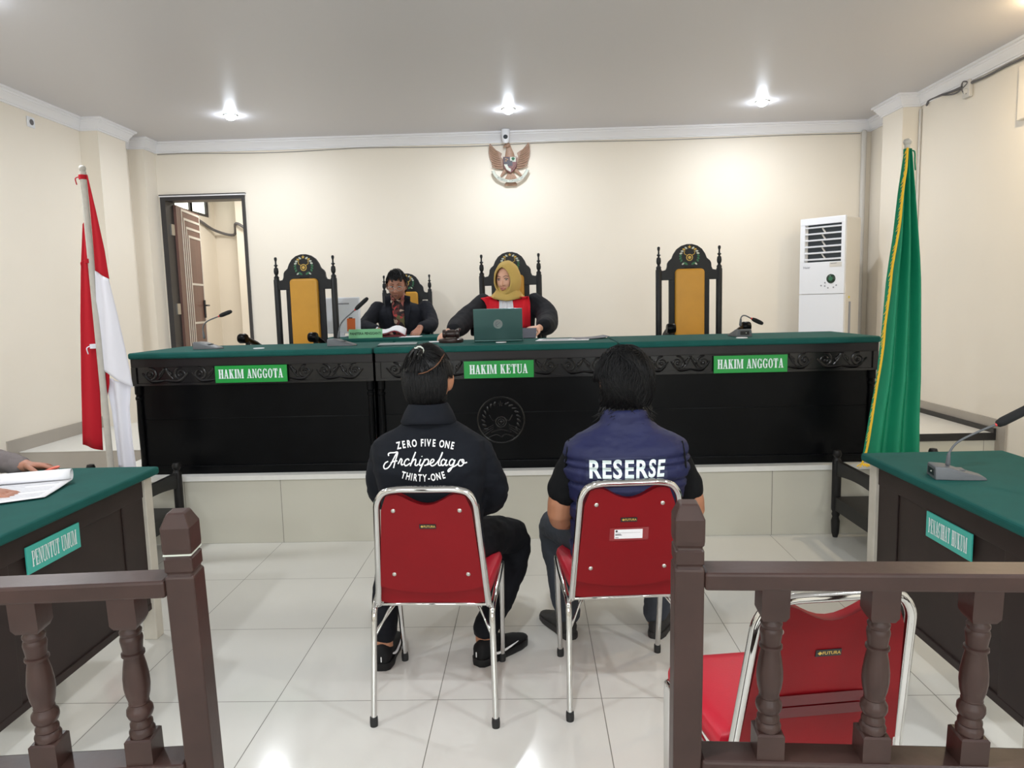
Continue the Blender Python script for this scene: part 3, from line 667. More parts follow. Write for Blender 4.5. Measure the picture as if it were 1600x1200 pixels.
# ================================================================== SIDE TABLES
def side_table(label, s, xf, sign, px_sign, words_w):
    """s=-1 left table (front faces +X), s=+1 right table (front faces -X); xf = cloth edge towards the aisle"""
    y0, y1, wd = 1.97, 3.06, .60; xb = xf + s * wd
    t = thing('side_table', label, 'table', ((xf + xb) / 2, (y0 + y1) / 2, 0), group='green-topped party tables')
    MB().box2((xf, y0, .735), (xb, y1, .77)).build('cloth_top', 'cloth', t, world=True, bevel=.012, seg=3)
    xi = xf + s * .035
    m_ = MB(); m_.box2((xi + s * .014, y0 + .05, .645), (xi + s * .035, y1 - .05, .735)); m_.box2((xi + s * .024, y0 + .05, .16), (xi + s * .044, y1 - .05, .70))
    m_.box2((xi + s * .018, y1 - .22, .16), (xi + s * .024, y1 - .05, .66)); m_.box2((xi + s * .018, y0 + .05, .16), (xi + s * .024, y0 + .22, .66)); m_.box2((xi + s * .016, y0 + .05, .14), (xi + s * .05, y1 - .05, .17))
    m_.build('front_panel', 'tablewood', t, world=True, bevel=.003)
    for y in (y0 + .045, y1 - .035):
        for x in (xi + s * .033, xb - s * .06): MB().box((x, y, .3675), (.06, .06, .735)).build('leg', 'tableleg', t, world=True, bevel=.004)
    xs = xi + s * .0145; a = at(px_sign[0], px_sign[1], X=xs); b = at(px_sign[2], px_sign[3], X=xs)
    ya, yb_ = min(a.y, b.y), max(a.y, b.y); zc = (a.z + b.z) / 2; hh = .047
    T = Matrix(((0, -1 * (-s) * 0, 0, 0), (0, 0, 0, 0), (0, 0, 1, 0), (0, 0, 0, 1)))
    # local x runs along the reading direction, local -y towards the viewer
    if s < 0: T = Matrix.Translation((xs, (ya + yb_) / 2, zc)) @ Matrix.Rotation(PI / 2, 4, 'Z')
    else: T = Matrix.Translation((xs, (ya + yb_) / 2, zc)) @ Matrix.Rotation(-PI / 2, 4, 'Z')
    L = yb_ - ya
    pl = MB().box((0, -.004, 0), (L, .006, 2 * hh), 0, T).build('nameplate', 'sign2', t, world=True, bevel=.001)
    m_ = MB(); add_slab(m_, sign, 0, -.027, -.0085, .055, L * words_w, 0, T); m_.build('lettering', 'white', pl, world=True, recalc=False)
    return t
side_table('green-topped dark table on the left with PENUNTUT UMUM plate and rolled papers', -1, -1.645, 'PENUNTUT UMUM', (38, 868, 123, 844), .84)
side_table('green-topped dark table on the right with PENASIHAT HUKUM plate and one microphone', 1, 1.40, 'PENASIHAT HUKUM', (1450, 818, 1521, 856), .86)

# ================================================================== LOW FRAME STANDS
def low_stand(label, x0, x1, y0, y1):
    t = thing('flag_stand', label, 'stand', ((x0 + x1) / 2, (y0 + y1) / 2, 0), group='low black frame stands for the flags')
    for x in (x0, x1):
        for y in (y0, y1):
            m_ = MB(); m_.lathe([(0, 0), (.014, 0), (.022, .03), (.025, .10), (.018, .125), (.024, .14), (.02, .155), (.026, .17), (.026, .465), (.022, .475), (.017, .485), (.024, .497), (.026, .512), (.020, .528), (0, .532)], (x, y, 0), 12); m_.build('post', 'stand', t, world=True, smooth=40)
    for k, x in enumerate((x0, x1)):
        m_ = MB(); n = 12; poly = [(y0, .47), (y1, .47)] + [(y1 + (y0 - y1) * i / n, .375 + .028 * math.sin(PI * i / n)) for i in range(n + 1)]
        m_.add([(x - .012, y, z) for y, z in poly] + [(x + .012, y, z) for y, z in poly], [tuple(range(len(poly))), tuple(range(len(poly), 2 * len(poly)))] + [(i, (i + 1) % len(poly), (i + 1) % len(poly) + len(poly), i + len(poly)) for i in range(len(poly))])
        m_.box2((x - .014, y0, .17), (x + .014, y1, .25)); m_.build('side_rail', 'stand', t, world=True, tri=True)
    for y in (y0, y1): MB().box2((x0, y - .012, .17), (x1, y + .012, .24)).build('cross_rail', 'stand', t, world=True)
    MB().box2((x0 + .01, y0 + .01, .225), (x1 - .01, y1 - .01, .25)).build('shelf', 'stand', t, world=True)
low_stand('low black wooden frame stand under the red and white flag, behind the left table', -2.70, -2.17, 3.62, 4.23)
low_stand('low black wooden frame stand under the green flag, behind the right table', 1.80, 2.36, 3.62, 4.23)

# ================================================================== FLAGS
def drape(m_, L, Rr, Y, n=26, k=14, amp=.03, folds=2.0, ph=0.0, mi=0, tilt=0.0):
    """hanging cloth between two edges given in photo pixels, pleated in depth"""
    def samp(C, t):
        f = t * (len(C) - 1); i = min(int(f), len(C) - 2); q = f - i
        return (C[i][0] * (1 - q) + C[i + 1][0] * q, C[i][1] * (1 - q) + C[i + 1][1] * q)
    P = []
    for i in range(n + 1):
        t = i / n; a = samp(L, t); b = samp(Rr, t); row = []
        wpx = math.hypot(b[0] - a[0], b[1] - a[1])
        for j in range(k + 1):
            u = j / k; q = at(a[0] + (b[0] - a[0]) * u, a[1] + (b[1] - a[1]) * u, Y=Y)
            s = min(1.0, wpx / 40.0)
            q.y += amp * s * math.sin(2 * PI * folds * u + ph + .8 * t) + tilt * u * s
            row.append(q)
        P.append(row)
    m_.grid(P, mi)
FY = 3.93
t = thing('flag', 'red and white flag furled on a grey pole left of the bench', 'flag', (-2.45, FY, .25))
m_ = MB(); a = at(129, 268, Y=FY); b = at(173, 728, Y=FY); b = a + (b - a) * ((.25 - a.z) / (b.z - a.z))
m_.tube([b, a], .017, n=12, caps='none'); m_.build('pole', 'pole', t, world=True, smooth=50)
m_ = MB(); m_.lathe([(0, -.03), (.012, -.03), (.012, -.018), (.008, -.016), (.016, -.006), (.0185, .004), (.016, .014), (.009, .020), (0, .022)], tuple(a + Vector((0, 0, .012))), 14); m_.build('finial', 'pole', t, world=True, smooth=60)
m_ = MB(); drape(m_, [(129, 350), (126, 420), (125, 500), (126, 600), (128, 695)], [(134, 340), (141, 420), (149, 500), (155, 600), (160, 704)], FY + .03, amp=.012, folds=1.0)
m_.build('red_fold', 'flagred', t, world=True, smooth=180, solid=.002)
m_ = MB(); drape(m_, [(135, 272), (141, 330), (146, 390), (148, 423)], [(137, 274), (150, 330), (163, 390), (170, 436)], FY - .012, amp=.01, folds=1.0); m_.build('red_stripe', 'flagred', t, world=True, smooth=180, solid=.002)
m_ = MB(); drape(m_, [(148, 423), (150, 480), (150, 530), (152, 575)], [(170, 436), (183, 490), (195, 545), (207, 606)], FY - .012, amp=.012, folds=1.0); m_.build('white_stripe', 'flagwhite', t, world=True, smooth=180, solid=.002)
m_ = MB(); drape(m_, [(164, 590), (174, 640), (180, 690), (184, 730)], [(205, 600), (203, 640), (208, 690), (215, 735)], FY + .02, amp=.016, folds=1.5); m_.build('white_fold', 'flagwhite', t, world=True, smooth=180, solid=.002)
m_ = MB(); drape(m_, [(158, 580), (160, 605), (163, 625), (165, 640)], [(171, 583), (171, 600), (168, 618), (166, 642)], FY + .012, amp=.006, folds=.5); m_.build('red_fold', 'flagred', t, world=True, smooth=180, solid=.002)
for (x, y, c) in ((129.5, 277, 'flagred'), (138, 408, 'flagred'), (147, 541, 'flagwhite')):
    p = at(x, y, Y=FY); q = at(x + 8, y + 22, Y=FY - .02); m_ = MB(); m_.lathe([(.019, -.012), (.021, -.012), (.021, .012), (.019, .012)], tuple(p), 14); m_.tube(catmull([p + Vector((-.02, -.01, 0)), p + Vector((-.03, -.02, -.01)), p + Vector((-.025, -.02, -.04))], 4), .003, n=6)
    m_.build('tie', c, t, world=True, smooth=60)
t = thing('flag', 'green flag with yellow fringe hanging on a pole at the right end of the bench', 'flag', (2.08, FY, .25))
a = at(1418, 226, Y=FY); b = Vector((a.x + .04, FY, .25)); m_ = MB(); m_.tube([b, a], .015, n=12, caps='none'); m_.build('pole', 'pole', t, world=True, smooth=50)
m_ = MB(); m_.lathe([(0, -.03), (.012, -.03), (.012, -.018), (.009, -.014), (.018, -.006), (.022, .006), (.018, .018), (.009, .022), (0, .023)], tuple(a + Vector((0, 0, .008))), 14); m_.build('finial', 'pole', t, world=True, smooth=60)
m_ = MB(); drape(m_, [(1414, 232), (1405, 300), (1398, 370), (1388, 440), (1381, 520), (1373, 590), (1362, 650), (1350, 722)], [(1424, 232), (1428, 300), (1432, 370), (1435, 440), (1435, 520), (1435, 590), (1433, 650), (1433, 722)], FY - .055, n=40, k=40, amp=.028, folds=2.6, ph=.8)
m_.build('flag_cloth', 'flaggreen', t, world=True, smooth=180, solid=.002)
m_ = MB(); pts = [(1418, 232), (1416, 262), (1412, 290), (1409, 320), (1406, 350), (1400, 385), (1394, 420), (1391, 450), (1387, 480), (1383, 510), (1381, 535), (1377, 565), (1371, 600), (1366, 632), (1361, 665), (1356, 695), (1351, 715), (1347, 724)]
P = [at(x, y, Y=FY - .105) for x, y in pts]; m_.tube(catmull(P, 4), .0055, n=6)
C = catmull(P, 6)
for i, q in enumerate(C):
    d = Vector((-.012 - .008 * random.random(), -.004, -.02 - .012 * random.random())); m_.tube([q, q + d], [.0022, .0012], n=4, caps='none')
for k in range(7): m_.tube([C[-1], C[-1] + Vector((-.03 + .018 * k, -.01, -.012 - .006 * random.random()))], .003, n=5)
m_.build('fringe', 'fringe', t, world=True, smooth=60)
m_ = MB(); p = at(1424, 235, Y=FY - .02); m_.lathe([(.016, -.012), (.019, -.012), (.019, .012), (.016, .012)], (a.x, FY, p.z), 12); m_.tube(catmull([p, p + Vector((.012, -.01, -.01)), p + Vector((.014, -.012, -.06)), p + Vector((.018, -.012, -.10))], 4), .004, n=6); m_.build('tie', 'flaggreen', t, world=True, smooth=60)

# ================================================================== RED STACKING CHAIRS
def back_pt(x, s, d=0.0):
    """point on the reclined back plane: s up from the seat, d towards the front"""
    return Vector((x, -.168 - .20 * s + d + .010 * (1 - (x / .17) ** 2), .43 + s))
def back_plate(m_, poly, d0, d1, mi=0):
    n = len(poly)
    m_.add([back_pt(x, s, d0) for x, s in poly] + [back_pt(x, s, d1) for x, s in poly], [tuple(range(n)), tuple(reversed(range(n, 2 * n)))] + [(i, i + n, (i + 1) % n + n, (i + 1) % n) for i in range(n)], mi)
def back_grid(m_, rows, d0, d1):
    """rows: (s, x0, x1) ; closed slab following the slight curve of the back"""
    k = 12; vs = []; n = len(rows)
    for d in (d0, d1):
        for j in range(k + 1):
            pass
    A = [[back_pt(lo[0] + (hi[0] - lo[0]) * i / n_, lo[1] + (hi[1] - lo[1]) * i / n_, d0) for i in range(n_ + 1)] for lo, hi, n_ in rows]
    B = [[p + Vector((0, d1 - d0, 0)) for p in r] for r in A]
    rings = [a + list(reversed(b)) for a, b in zip(A, B)]
    m_.rings(rings)
def red_chair(label, loc, rz):
    t = thing('stacking_chair', label, 'chair', loc, rz, 'red chrome-framed chairs')
    m_ = MB(); hoop = [(-.196, -.12, .405), (-.194, -.168, .412)]
    for s in (.04, .12, .20, .28, .33): x = .190 - .022 * s / .33; p = back_pt(x, s); hoop.append((-x, -.168 - .20 * s, p.z))
    for a in (20, 45, 70): hoop.append((-(.113 + .055 * math.cos(math.radians(a))), -.168 - .2 * (.335 + .073 * math.sin(math.radians(a))), .43 + .335 + .073 * math.sin(math.radians(a))))
    for x in (-.09, -.03): hoop.append((x, -.25, .43 + .411))
    full = hoop + [(-x, y, z) for x, y, z in reversed(hoop)]
    m_.tube(catmull(full, 3), .0115, n=12); m_.build('back_hoop', 'chrome', t, smooth=60)
    for s in (-1, 1):
        m_ = MB(); path = [(s * .212, -.232, .016), (s * .209, -.21, .2), (s * .206, -.19, .36), (s * .206, -.17, .402), (s * .209, -.12, .418), (s * .213, .02, .432), (s * .214, .145, .442), (s * .213, .178, .436), (s * .211, .192, .405), (s * .206, .21, .22), (s * .200, .228, .016)]
        m_.tube(catmull(path, 4), .0105, n=12, caps='none'); leg = m_.build('side_leg_frame', 'chrome', t, smooth=60)
        for p in (path[0], path[-1]): MB().lathe([(0, -.016), (.0135, -.016), (.0145, .0), (.0135, .016), (0, .016)], p, 12).build('rubber_foot', 'rubber', leg, smooth=40)
        m_ = MB(); m_.tube([(s * .15, -.13, .405), (s * .207, -.198, .30)], .004, n=6); m_.tube([(s * .135, -.10, .405), (s * .207, -.196, .315)], .004, n=6); m_.build('brace', 'chrome', t, smooth=60)
    MB().tube([(-.2, -.150, .405), (.2, -.150, .405)], .0065, n=8).build('cross_bar', 'chrome', t, smooth=60); MB().tube([(-.21, .13, .43), (.21, .13, .43)], .008, n=8).build('cross_bar', 'chrome', t, smooth=60)
    # padded seat with rounded front
    out = []; n = 10
    out += [(-.195, -.125), (.195, -.125)]
    for k in range(n + 1): a = -.1 + (PI / 2 + .1) * k / n; out.append((.135 + .08 * math.cos(a), .165 + .08 * math.sin(a)))
    for k in range(n + 1): a = PI / 2 + (PI / 2 + .1) * k / n; out.append((-.135 + .08 * math.cos(a), .165 + .08 * math.sin(a)))
    rings = []
    for sc, z in ((.93, .424), (.985, .43), (1.0, .442), (1.0, .458), (.985, .470), (.95, .477), (.8, .481), (.4, .482)): rings.append([Vector((x * sc, (y - .03) * sc + .03, z)) for x, y in out])
    m_ = MB(); m_.rings(rings); m_.build('seat', 'redseat', t, smooth=60)
    m_ = MB(); rows = []; n = 16
    for i in range(n + 1):
        u = -1 + 2 * i / n; xb = u * .178; xt = u * .152
        sb = .052 - .030 * (1 - u * u); ti = .392 - .040 * max(0, math.cos(u * 2.6)) ** 1.2 if abs(u) < .6 else .392
        if abs(u) > .82: ti -= .055 * ((abs(u) - .82) / .18) ** 2
        rows.append(((xb, sb), (xt, ti), 12))
    back_grid(m_, rows, -.006, .026); bk = m_.build('back_panel', 'red', t, smooth=50)
    m_ = MB(); rows = []
    for i in range(n + 1):
        u = -1 + 2 * i / n; xb = u * .182; rows.append(((xb, -.012 - .022 * (1 - u * u)), (xb, .06 - .026 * (1 - u * u)), 4))
    back_grid(m_, rows, .006, .022); m_.build('seat_shell_rim', 'red', t, smooth=50)
    for x, s in ((-.112, .335), (.112, .335), (-.128, .098), (.128, .098)):
        p = back_pt(x, s, -.0065); m_ = MB(); m_.lathe([(0, -.003), (.004, -.003), (.0075, 0), (0, 0.001)], tuple(p), 12, axis='Y'); m_.build('rivet', 'metal', bk, smooth=50)
    pl = MB(); back_plate(pl, [(-.028, .268), (.028, .268), (.028, .284), (-.028, .284)], -.0082, -.0062); plo = pl.build('brand_label', 'plasticdark', bk)
    m_ = MB(); add_back_text(m_, 'FUTURA', .006, .2725, .0105, bold=.02); back_plate(m_, [(-.024, .276), (-.019, .2715), (-.014, .276), (-.019, .2805)], -.009, -.0086); m_.build('lettering', 'gold', plo, recalc=False)
    return t, bk
def add_back_text(m_, txt, x, s, size, bold=.0, sx=1.0, d=-.0088):
    vs, fs = text_polys(txt, size, bold, sx); m_.add([back_pt(x + a, s + b, d) for a, b in vs], fs)
C1, C2, C3 = (-.352, 2.552, 0), (.306, 2.592, 0), (.577, 1.655, 0)
rc, bk = red_chair('red chair with chrome frame carrying the man in the black lettered jacket', C1, math.radians(-2))
rc2 = copy_tree(rc, C2, math.radians(3.2), 'red chair with a taped white sticker, carrying the man in the navy vest')
rc3 = copy_tree(rc, C3, math.radians(7), 'empty red chair with embossed number tape behind the right wooden railing')
bk2 = [c for c in rc2.children if c.name.startswith('back_panel')][0]; bk3 = [c for c in rc3.children if c.name.startswith('back_panel')][0]
m_ = MB(); back_plate(m_, [(-.066, .198), (.068, .200), (.068, .248), (-.064, .246)], -.0072, -.0062); tp = m_.build('clear_tape', 'tape', bk2)
m_ = MB(); back_plate(m_, [(-.048, .206), (.048, .206), (.048, .240), (-.048, .240)], -.0082, -.0070); st = m_.build('white_sticker', 'paper', bk2)
m_ = MB()
for x0, x1, s0, s1 in ((-.022, .022, .232, .236), (-.045, -.026, .2215, .2235), (-.045, -.020, .2185, .2205), (-.012, -.002, .2215, .2235), (-.045, -.034, .209, .211), (-.045, .04, .2275, .228)): back_plate(m_, [(x0, s0), (x1, s0), (x1, s1), (x0, s1)], -.0088, -.0084)
back_plate(m_, [(-.041 + .004 * math.cos(a), .234 + .004 * math.sin(a)) for a in [2 * PI * i / 12 for i in range(12)]], -.0088, -.0084); m_.build('print', 'inkdark', st)
for (s0, s1, txt) in ((.152, .178, '005.01.10.000471.'), (.122, .148, '20 08 20 10 02')):
    m_ = MB(); back_plate(m_, [(-.128, s0), (.10, s0), (.10, s1), (-.128, s1)], -.0072, -.0062); e = m_.build('embossed_tape', 'embossed', bk3)
    m_ = MB(); add_back_text(m_, txt, -.014, s0 + .007, .018, bold=.0, sx=1.12, d=-.0080); m_.build('lettering', 'embossink', e, recalc=False)

# ================================================================== WOODEN RAILINGS
def railing(label, loc, s, rz, stations, length, line=False):
    """post at the origin, rail running towards s*x; local z up along the leaning post"""
    t = thing('wooden_railing', label, 'railing', loc, 0, 'brown turned railings', rot=(math.radians(3.4), 0, rz))
    q = math.sqrt(2) * .5
    m_ = MB(); prof = [(.0252, .0), (.0252, .985), (.0248, .99), (.0205, .994), (.0245, 1.0), (.0245, 1.022), (.0205, 1.027), (.0245, 1.033), (.0252, 1.04), (.0252, 1.078), (.0150, 1.103)]
    m_.lathe([(r / q * 1.0, z) for r, z in prof], n=4, ph=PI / 4); m_.build('post', 'woodrail', t, bevel=.003)
    if line:
        m_ = MB(); m_.lathe([(.0235 / q * 1.02, 1.0285), (.0235 / q * 1.02, 1.0315)], n=4, ph=PI / 4); m_.build('pale_line', 'leafpale', t)
    a, b = (.0254, length) if s > 0 else (-length, -.0254)
    m_ = MB(); m_.box2((a, -.028, .953), (b, .030, .985)); m_.build('top_rail', 'woodrail', t, bevel=.005)
    m_ = MB(); m_.box2((a, -.030, .575), (b, .030, .632)); m_.build('bottom_rail', 'woodrail', t, bevel=.005)
    m_ = MB(); m_.lathe([(.0252 / q, 0), (.0252 / q, 1.07), (.015 / q, 1.095)], (s * length, 0, 0), n=4, ph=PI / 4); m_.build('post', 'woodrail', t, bevel=.003)
    for x in stations:
        m_ = MB(); z0 = .632
        hs = .0235 / q
        m_.lathe([(hs, 0), (hs, .046), (hs * .86, .049)], (x, 0, z0), n=4, ph=PI / 4)
        m_.lathe([(hs * .80, .262), (hs, .272), (hs, .321)], (x, 0, z0), n=4, ph=PI / 4)
        pr = [(.018, .047), (.0215, .050), (.0222, .058), (.019, .064), (.0175, .0655), (.0195, .068), (.0195, .073), (.0165, .078), (.0158, .081), (.020, .085), (.0228, .093), (.0222, .101), (.0175, .108), (.0165, .1105), (.0178, .1125), (.0168, .116), (.0205, .130), (.0225, .146), (.0222, .163), (.0195, .184), (.0165, .200), (.0160, .204), (.0198, .206), (.0198, .2105), (.0165, .2125), (.0172, .220), (.0188, .232), (.0194, .236), (.0185, .241), (.0165, .244), (.0180, .247), (.0188, .252), (.0150, .258), (.0150, .264), (.0190, .267)]
        m_.lathe(pr, (x, 0, z0), 20); m_.build('baluster', 'woodrail', t, smooth=35)
    return t
pr_ = at(1082, 790, Y=1.20); pl_ = at(272, 812, Y=1.20)
tl = math.tan(math.radians(3.4)) * 1.08
railing('brown turned wooden railing on the right, in front of the empty red chair', (pr_.x - .004, 1.20 + tl, 0), 1, math.radians(-3.0), [.145, .325, .488, .66, .83], 1.0)
railing('brown turned wooden railing on the left, with a pale line round its post', (pl_.x + .004, 1.20 + tl, 0), -1, math.radians(4.5), [-.105, -.272, -.44, -.61, -.78], .95, True)

# ================================================================== MICROPHONES
def mic(label, base, rz, neck, head, ring=True, hr=.0135, group='gooseneck microphones'):
    """base: point on the table under the tall end; neck/head in world points"""
    t = thing('microphone', label, 'microphone', base, rz, group)
    m_ = MB(); w_ = .05
    sec = [(-.05, .0, .046, 1.0), (-.045, .0, .048, 1.0), (.0, .0, .045, 1.0), (.05, .0, .028, .94), (.10, .0, .015, .82), (.118, .0, .010, .74), (.122, .0, .004, .7)]
    rings = []
    for x, z0, z1, k in sec: rings.append([Vector((x, -w_ * k, z0)), Vector((x, w_ * k, z0)), Vector((x, w_ * k * .94, z1 * .8)), Vector((x, w_ * k * .82, z1)), Vector((x, -w_ * k * .82, z1)), Vector((x, -w_ * k * .94, z1 * .8))])
    m_.rings(rings); b = m_.build('base', 'plastic', t, smooth=30, bevel=.003)
    m_ = MB(); m_.box2((-.0515, -.03, .012), (-.0495, .03, .036)); pn = m_.build('switch_panel', 'plasticdark', b)
    MB().ball((-.0522, -.008, .024), .003, 8).build('indicator', 'leafpale', pn, smooth=60)
    MB().box2((.03, -.022, .030), (.055, .022, .034)).build('button', 'plastic', b)
    C = catmull(neck, 8); m_ = MB(); m_.tube(C, .0042, n=8); m_.tube([C[0] - Vector((0, 0, .006)), C[0] + (C[1] - C[0]).normalized() * .03], [.009, .006], n=10); m_.build('gooseneck', 'plastic', t, world=True, smooth=60)
    a, b2 = Vector(head[0]), Vector(head[1]); d = (b2 - a).normalized()
    if ring: MB().tube([a - d * .014, a - d * .004], .0062, n=10).build('red_ring', 'redring', t, world=True, smooth=60)
    MB().tube([a, a + d * .012, b2 - d * .012, b2], [hr * .85, hr, hr, hr * .85], n=14).build('foam_head', 'foam', t, world=True, smooth=60)
    return t
def mpx(px, Y): return [tuple(at(x, y, Y=Y)) for x, y in px]
Ym = 4.62
b = at(319, 540, Y=Ym); mic('grey gooseneck microphone at the left end of the judges bench', (b.x, Ym, BTOP), math.radians(-12), mpx([(319, 526), (317, 512), (324, 502), (345, 493)], Ym), mpx([(345, 493), (360, 487)], Ym))
b = at(527, 537, Y=Ym); mic('grey gooseneck microphone by the bench seam, in front of the empty left chair', (b.x, Ym, BTOP), math.radians(-8), mpx([(529, 525), (531, 510), (538, 499), (556, 483)], Ym), mpx([(557, 482), (573, 467)], Ym))
b = at(1158, 520, Y=Ym); mic('grey gooseneck microphone bent low on the right unit of the judges bench', (b.x, Ym, BTOP), math.radians(100), mpx([(1157, 506), (1158, 496), (1164, 493), (1176, 499)], Ym), mpx([(1177, 499), (1190, 505)], Ym))
b = at(1470, 748, Z=.77); Yq = b.y + .02; mic('larger grey gooseneck microphone standing on the right table', (b.x + .03, Yq, .77), math.radians(-12), mpx([(1481, 722), (1484, 706), (1498, 690), (1530, 674), (1560, 662)], Yq), mpx([(1562, 661), (1612, 636)], Yq), hr=.017)

# ================================================================== THINGS ON THE BENCH
def world_box(m_, c, d, rz=0.0, mi=0): m_.box(c, d, mi, R=Matrix.Rotation(rz, 3, 'Z'))
# laptop, seen from behind its lid
a = at(741, 533, Y=4.66); b_ = at(817, 531, Y=4.66); lx = (a.x + b_.x) / 2; lw = b_.x - a.x
t = thing('laptop', 'grey-green laptop open on the bench before the woman in red and black robe', 'laptop', (lx, 4.66, BTOP))
m_ = MB(); m_.box2((-lw / 2, 0, 0.002), (lw / 2, .22, .016)); m_.build('keyboard_base', 'laptop', t, bevel=.004)
m_ = MB(); T = Matrix.Translation((0, .0, .012)) @ Matrix.Rotation(math.radians(-8) * -1, 4, 'X'); m_.box2((-lw / 2, -.004, 0), (lw / 2, .004, .205), 0, T); ld = m_.build('lid', 'laptop', t, bevel=.004, seg=3)
m_ = MB(); m_.lathe([(0, -.0052), (.030, -.0052), (.030, -.0042), (0, -.0042)], (0, 0, .105), 28, axis='Y', T=T); lo = m_.build('round_logo', 'laptoplogo', ld)
m_ = MB(); m_.tube([T @ Vector((.030 * math.cos(x) * .55, -.0056, .105 + .030 * .55 * math.sin(x))) for x in [.5 + i * .45 for i in range(11)]], .0012, n=5); m_.tube([T @ Vector((-.012, -.0056, .097)), T @ Vector((.013, -.0056, .115))], .0012, n=5); m_.build('logo_lines', 'plastic', lo)
# gavel and its sounding block
p = at(705, 532, Y=4.70)
t = thing('sound_block', 'round dark sounding block under the gavel on the bench', 'sound block', (p.x, 4.70, BTOP)); MB().lathe([(0, 0), (.078, 0), (.082, .008), (.08, .022), (.07, .027), (.055, .029), (.0, .029)], n=28).build('block', 'gavel', t, smooth=40)
t = thing('gavel', 'dark wooden judge gavel resting on the round block beside the laptop', 'gavel', (p.x, 4.70, BTOP + .0295))
gm = [(0, -.054), (.025, -.054), (.028, -.048), (.028, -.036), (.022, -.031), (.022, -.027), (.026, -.022), (.026, .022), (.022, .027), (.022, .031), (.028, .036), (.028, .048), (.025, .054), (0, .054)]
MB().lathe(gm, (0, 0, .028), 20, axis='X').build('head', 'gavel', t, smooth=35)
m_ = MB(); m_.tube([(0, .02, .03), (.02, .12, .04), (.035, .2, .045)], [.009, .010, .013], n=10); m_.build('handle', 'gavel', t, smooth=60)
def sheet(name, label, cat, px, Y, w_, d_, rz, z, m_='paper', th=.002, lines=True, group=None, curl=0.0):
    p = at(px[0], px[1], Y=Y); t = thing(name, label, cat, (p.x, Y, z), rz, group)
    g = [[(-w_ / 2 + w_ * j / 10, -d_ / 2 + d_ * i / 6, th + curl * (j / 10) ** 3) for j in range(11)] for i in range(7)]
    s_ = MB().grid(g).build('sheet', m_, t, solid=th * .8)
    if lines:
        q = MB()
        for k in range(7): q.box2((-w_ * .4, d_ * (.36 - .11 * k), th * 1.6 + .0005), (w_ * (.36 if k % 3 else .1), d_ * (.335 - .11 * k), th * 1.6 + .001))
        q.build('text_lines', 'ink', t)
    return t
sheet('notebook', 'flat grey notebook lying near the bench seam', 'notebook', (622, 537), 4.60, .24, .19, .12, BTOP, 'greynote', .006, False)
sheet('paper', 'white paper sheets spread on the bench right of the laptop', 'paper', (880, 528), 4.72, .34, .24, -.12, BTOP)
sheet('paper', 'small white note lying left of the gavel block', 'paper', (681, 530), 4.82, .09, .12, .2, BTOP, lines=False)
sheet('folder', 'open dark-edged document folder at the right seam of the middle bench', 'folder', (922, 526), 4.80, .22, .2, .1, BTOP, 'greyfolder', .004, False, curl=.012)
p = at(828, 518, Y=4.98); t = thing('folder', 'grey folder held upright by the woman behind the laptop', 'folder', (p.x - .02, 4.99, BTOP), math.radians(-10))
m_ = MB(); T = Matrix.Rotation(math.radians(-35), 4, 'X'); m_.box2((-.12, -.004, .004), (.06, .004, .085), 0, T); m_.build('cover', 'greyfolder', t, bevel=.002)
for i, (x, y, Yd, L) in enumerate(((404, 537.5, 4.52, 'white oval disc on the left bench in front of the empty left chair'), (783, 534, 4.56, 'white oval disc on the bench just in front of the laptop'), (1159, 524.5, 4.44, 'white oval disc in front of the right bench microphone'))):
    p = at(x, y, Y=Yd); t = thing('paper_disc', L, 'disc', (p.x, Yd, BTOP), 0, 'white discs on the bench cloth'); MB().lathe([(0, 0), (.034, 0), (.034, .004), (0, .004)], n=24).build('disc', 'paper', t)
# things on the clerk's table
p = at(571, 524, Y=5.74); t = thing('desk_sign', 'pale green sign on the clerk table reading PANITERA PENGGANTI', 'sign', (p.x, 5.74, 1.19), math.radians(2))
T = Matrix.Rotation(math.radians(-12), 4, 'X'); sg = MB().box2((-.135, -.002, .002), (.135, .002, .075), 0, T).box2((-.135, .0, .001), (.135, .06, .003)).build('board', 'sign3', t)
m_ = MB(); add_text(m_, 'PANITERA PENGGANTI', 0, .029, -.0028, .028, .03, .86, mi=0, T=T); m_.build('lettering', 'sign_dark', sg, recalc=False)
p = at(533, 500, Y=6.12); t = thing('computer_monitor', 'silver monitor seen from behind with an orange label, on the clerk table', 'monitor', (p.x, 6.12, 1.19), math.radians(-4))
T = Matrix.Rotation(math.radians(-4), 4, 'X'); bo = MB().box2((-.155, -.016, .03), (.165, .016, .335), 0, T).build('body', 'monitor', t, bevel=.008)
MB().box2((.055, -.021, .045), (.125, -.0165, .155), 0, T).build('orange_label', 'orange', bo); MB().box2((.072, -.022, .155), (.102, -.0165, .163), 0, T).build('label_cap', 'plasticdark', bo)
MB().box2((-.055, -.018, .275), (.075, -.0165, .287), 0, T).box2((-.07, -.018, .13), (-.03, -.0165, .136), 0, T).box2((-.07, -.018, .10), (-.01, -.0165, .103), 0, T).build('print', 'ink', bo)
MB().box2((-.05, -.06, 0), (.05, .06, .008)).box2((-.025, -.01, .008), (.025, .01, .06)).build('foot', 'monitor', t, bevel=.003)
p = at(602, 522, Y=5.95); t = thing('book', 'open red-covered file with white pages in front of the man in the dark suit', 'book', (p.x, 5.95, 1.19), math.radians(6))
g = []; 
for i in range(9):
    v = i / 8; g.append([(-.17 + .34 * u / 12, -.11 + .20 * v, .012 + .045 * v + .02 * math.sin(PI * min(1, u / 12 * 1.0)) * (1 - v) + (.03 * math.sin(PI * (u / 12 - .55) / .45) if u / 12 > .55 else 0)) for u in range(13)])
MB().grid(g).build('pages', 'paper', t, smooth=180, solid=.006)
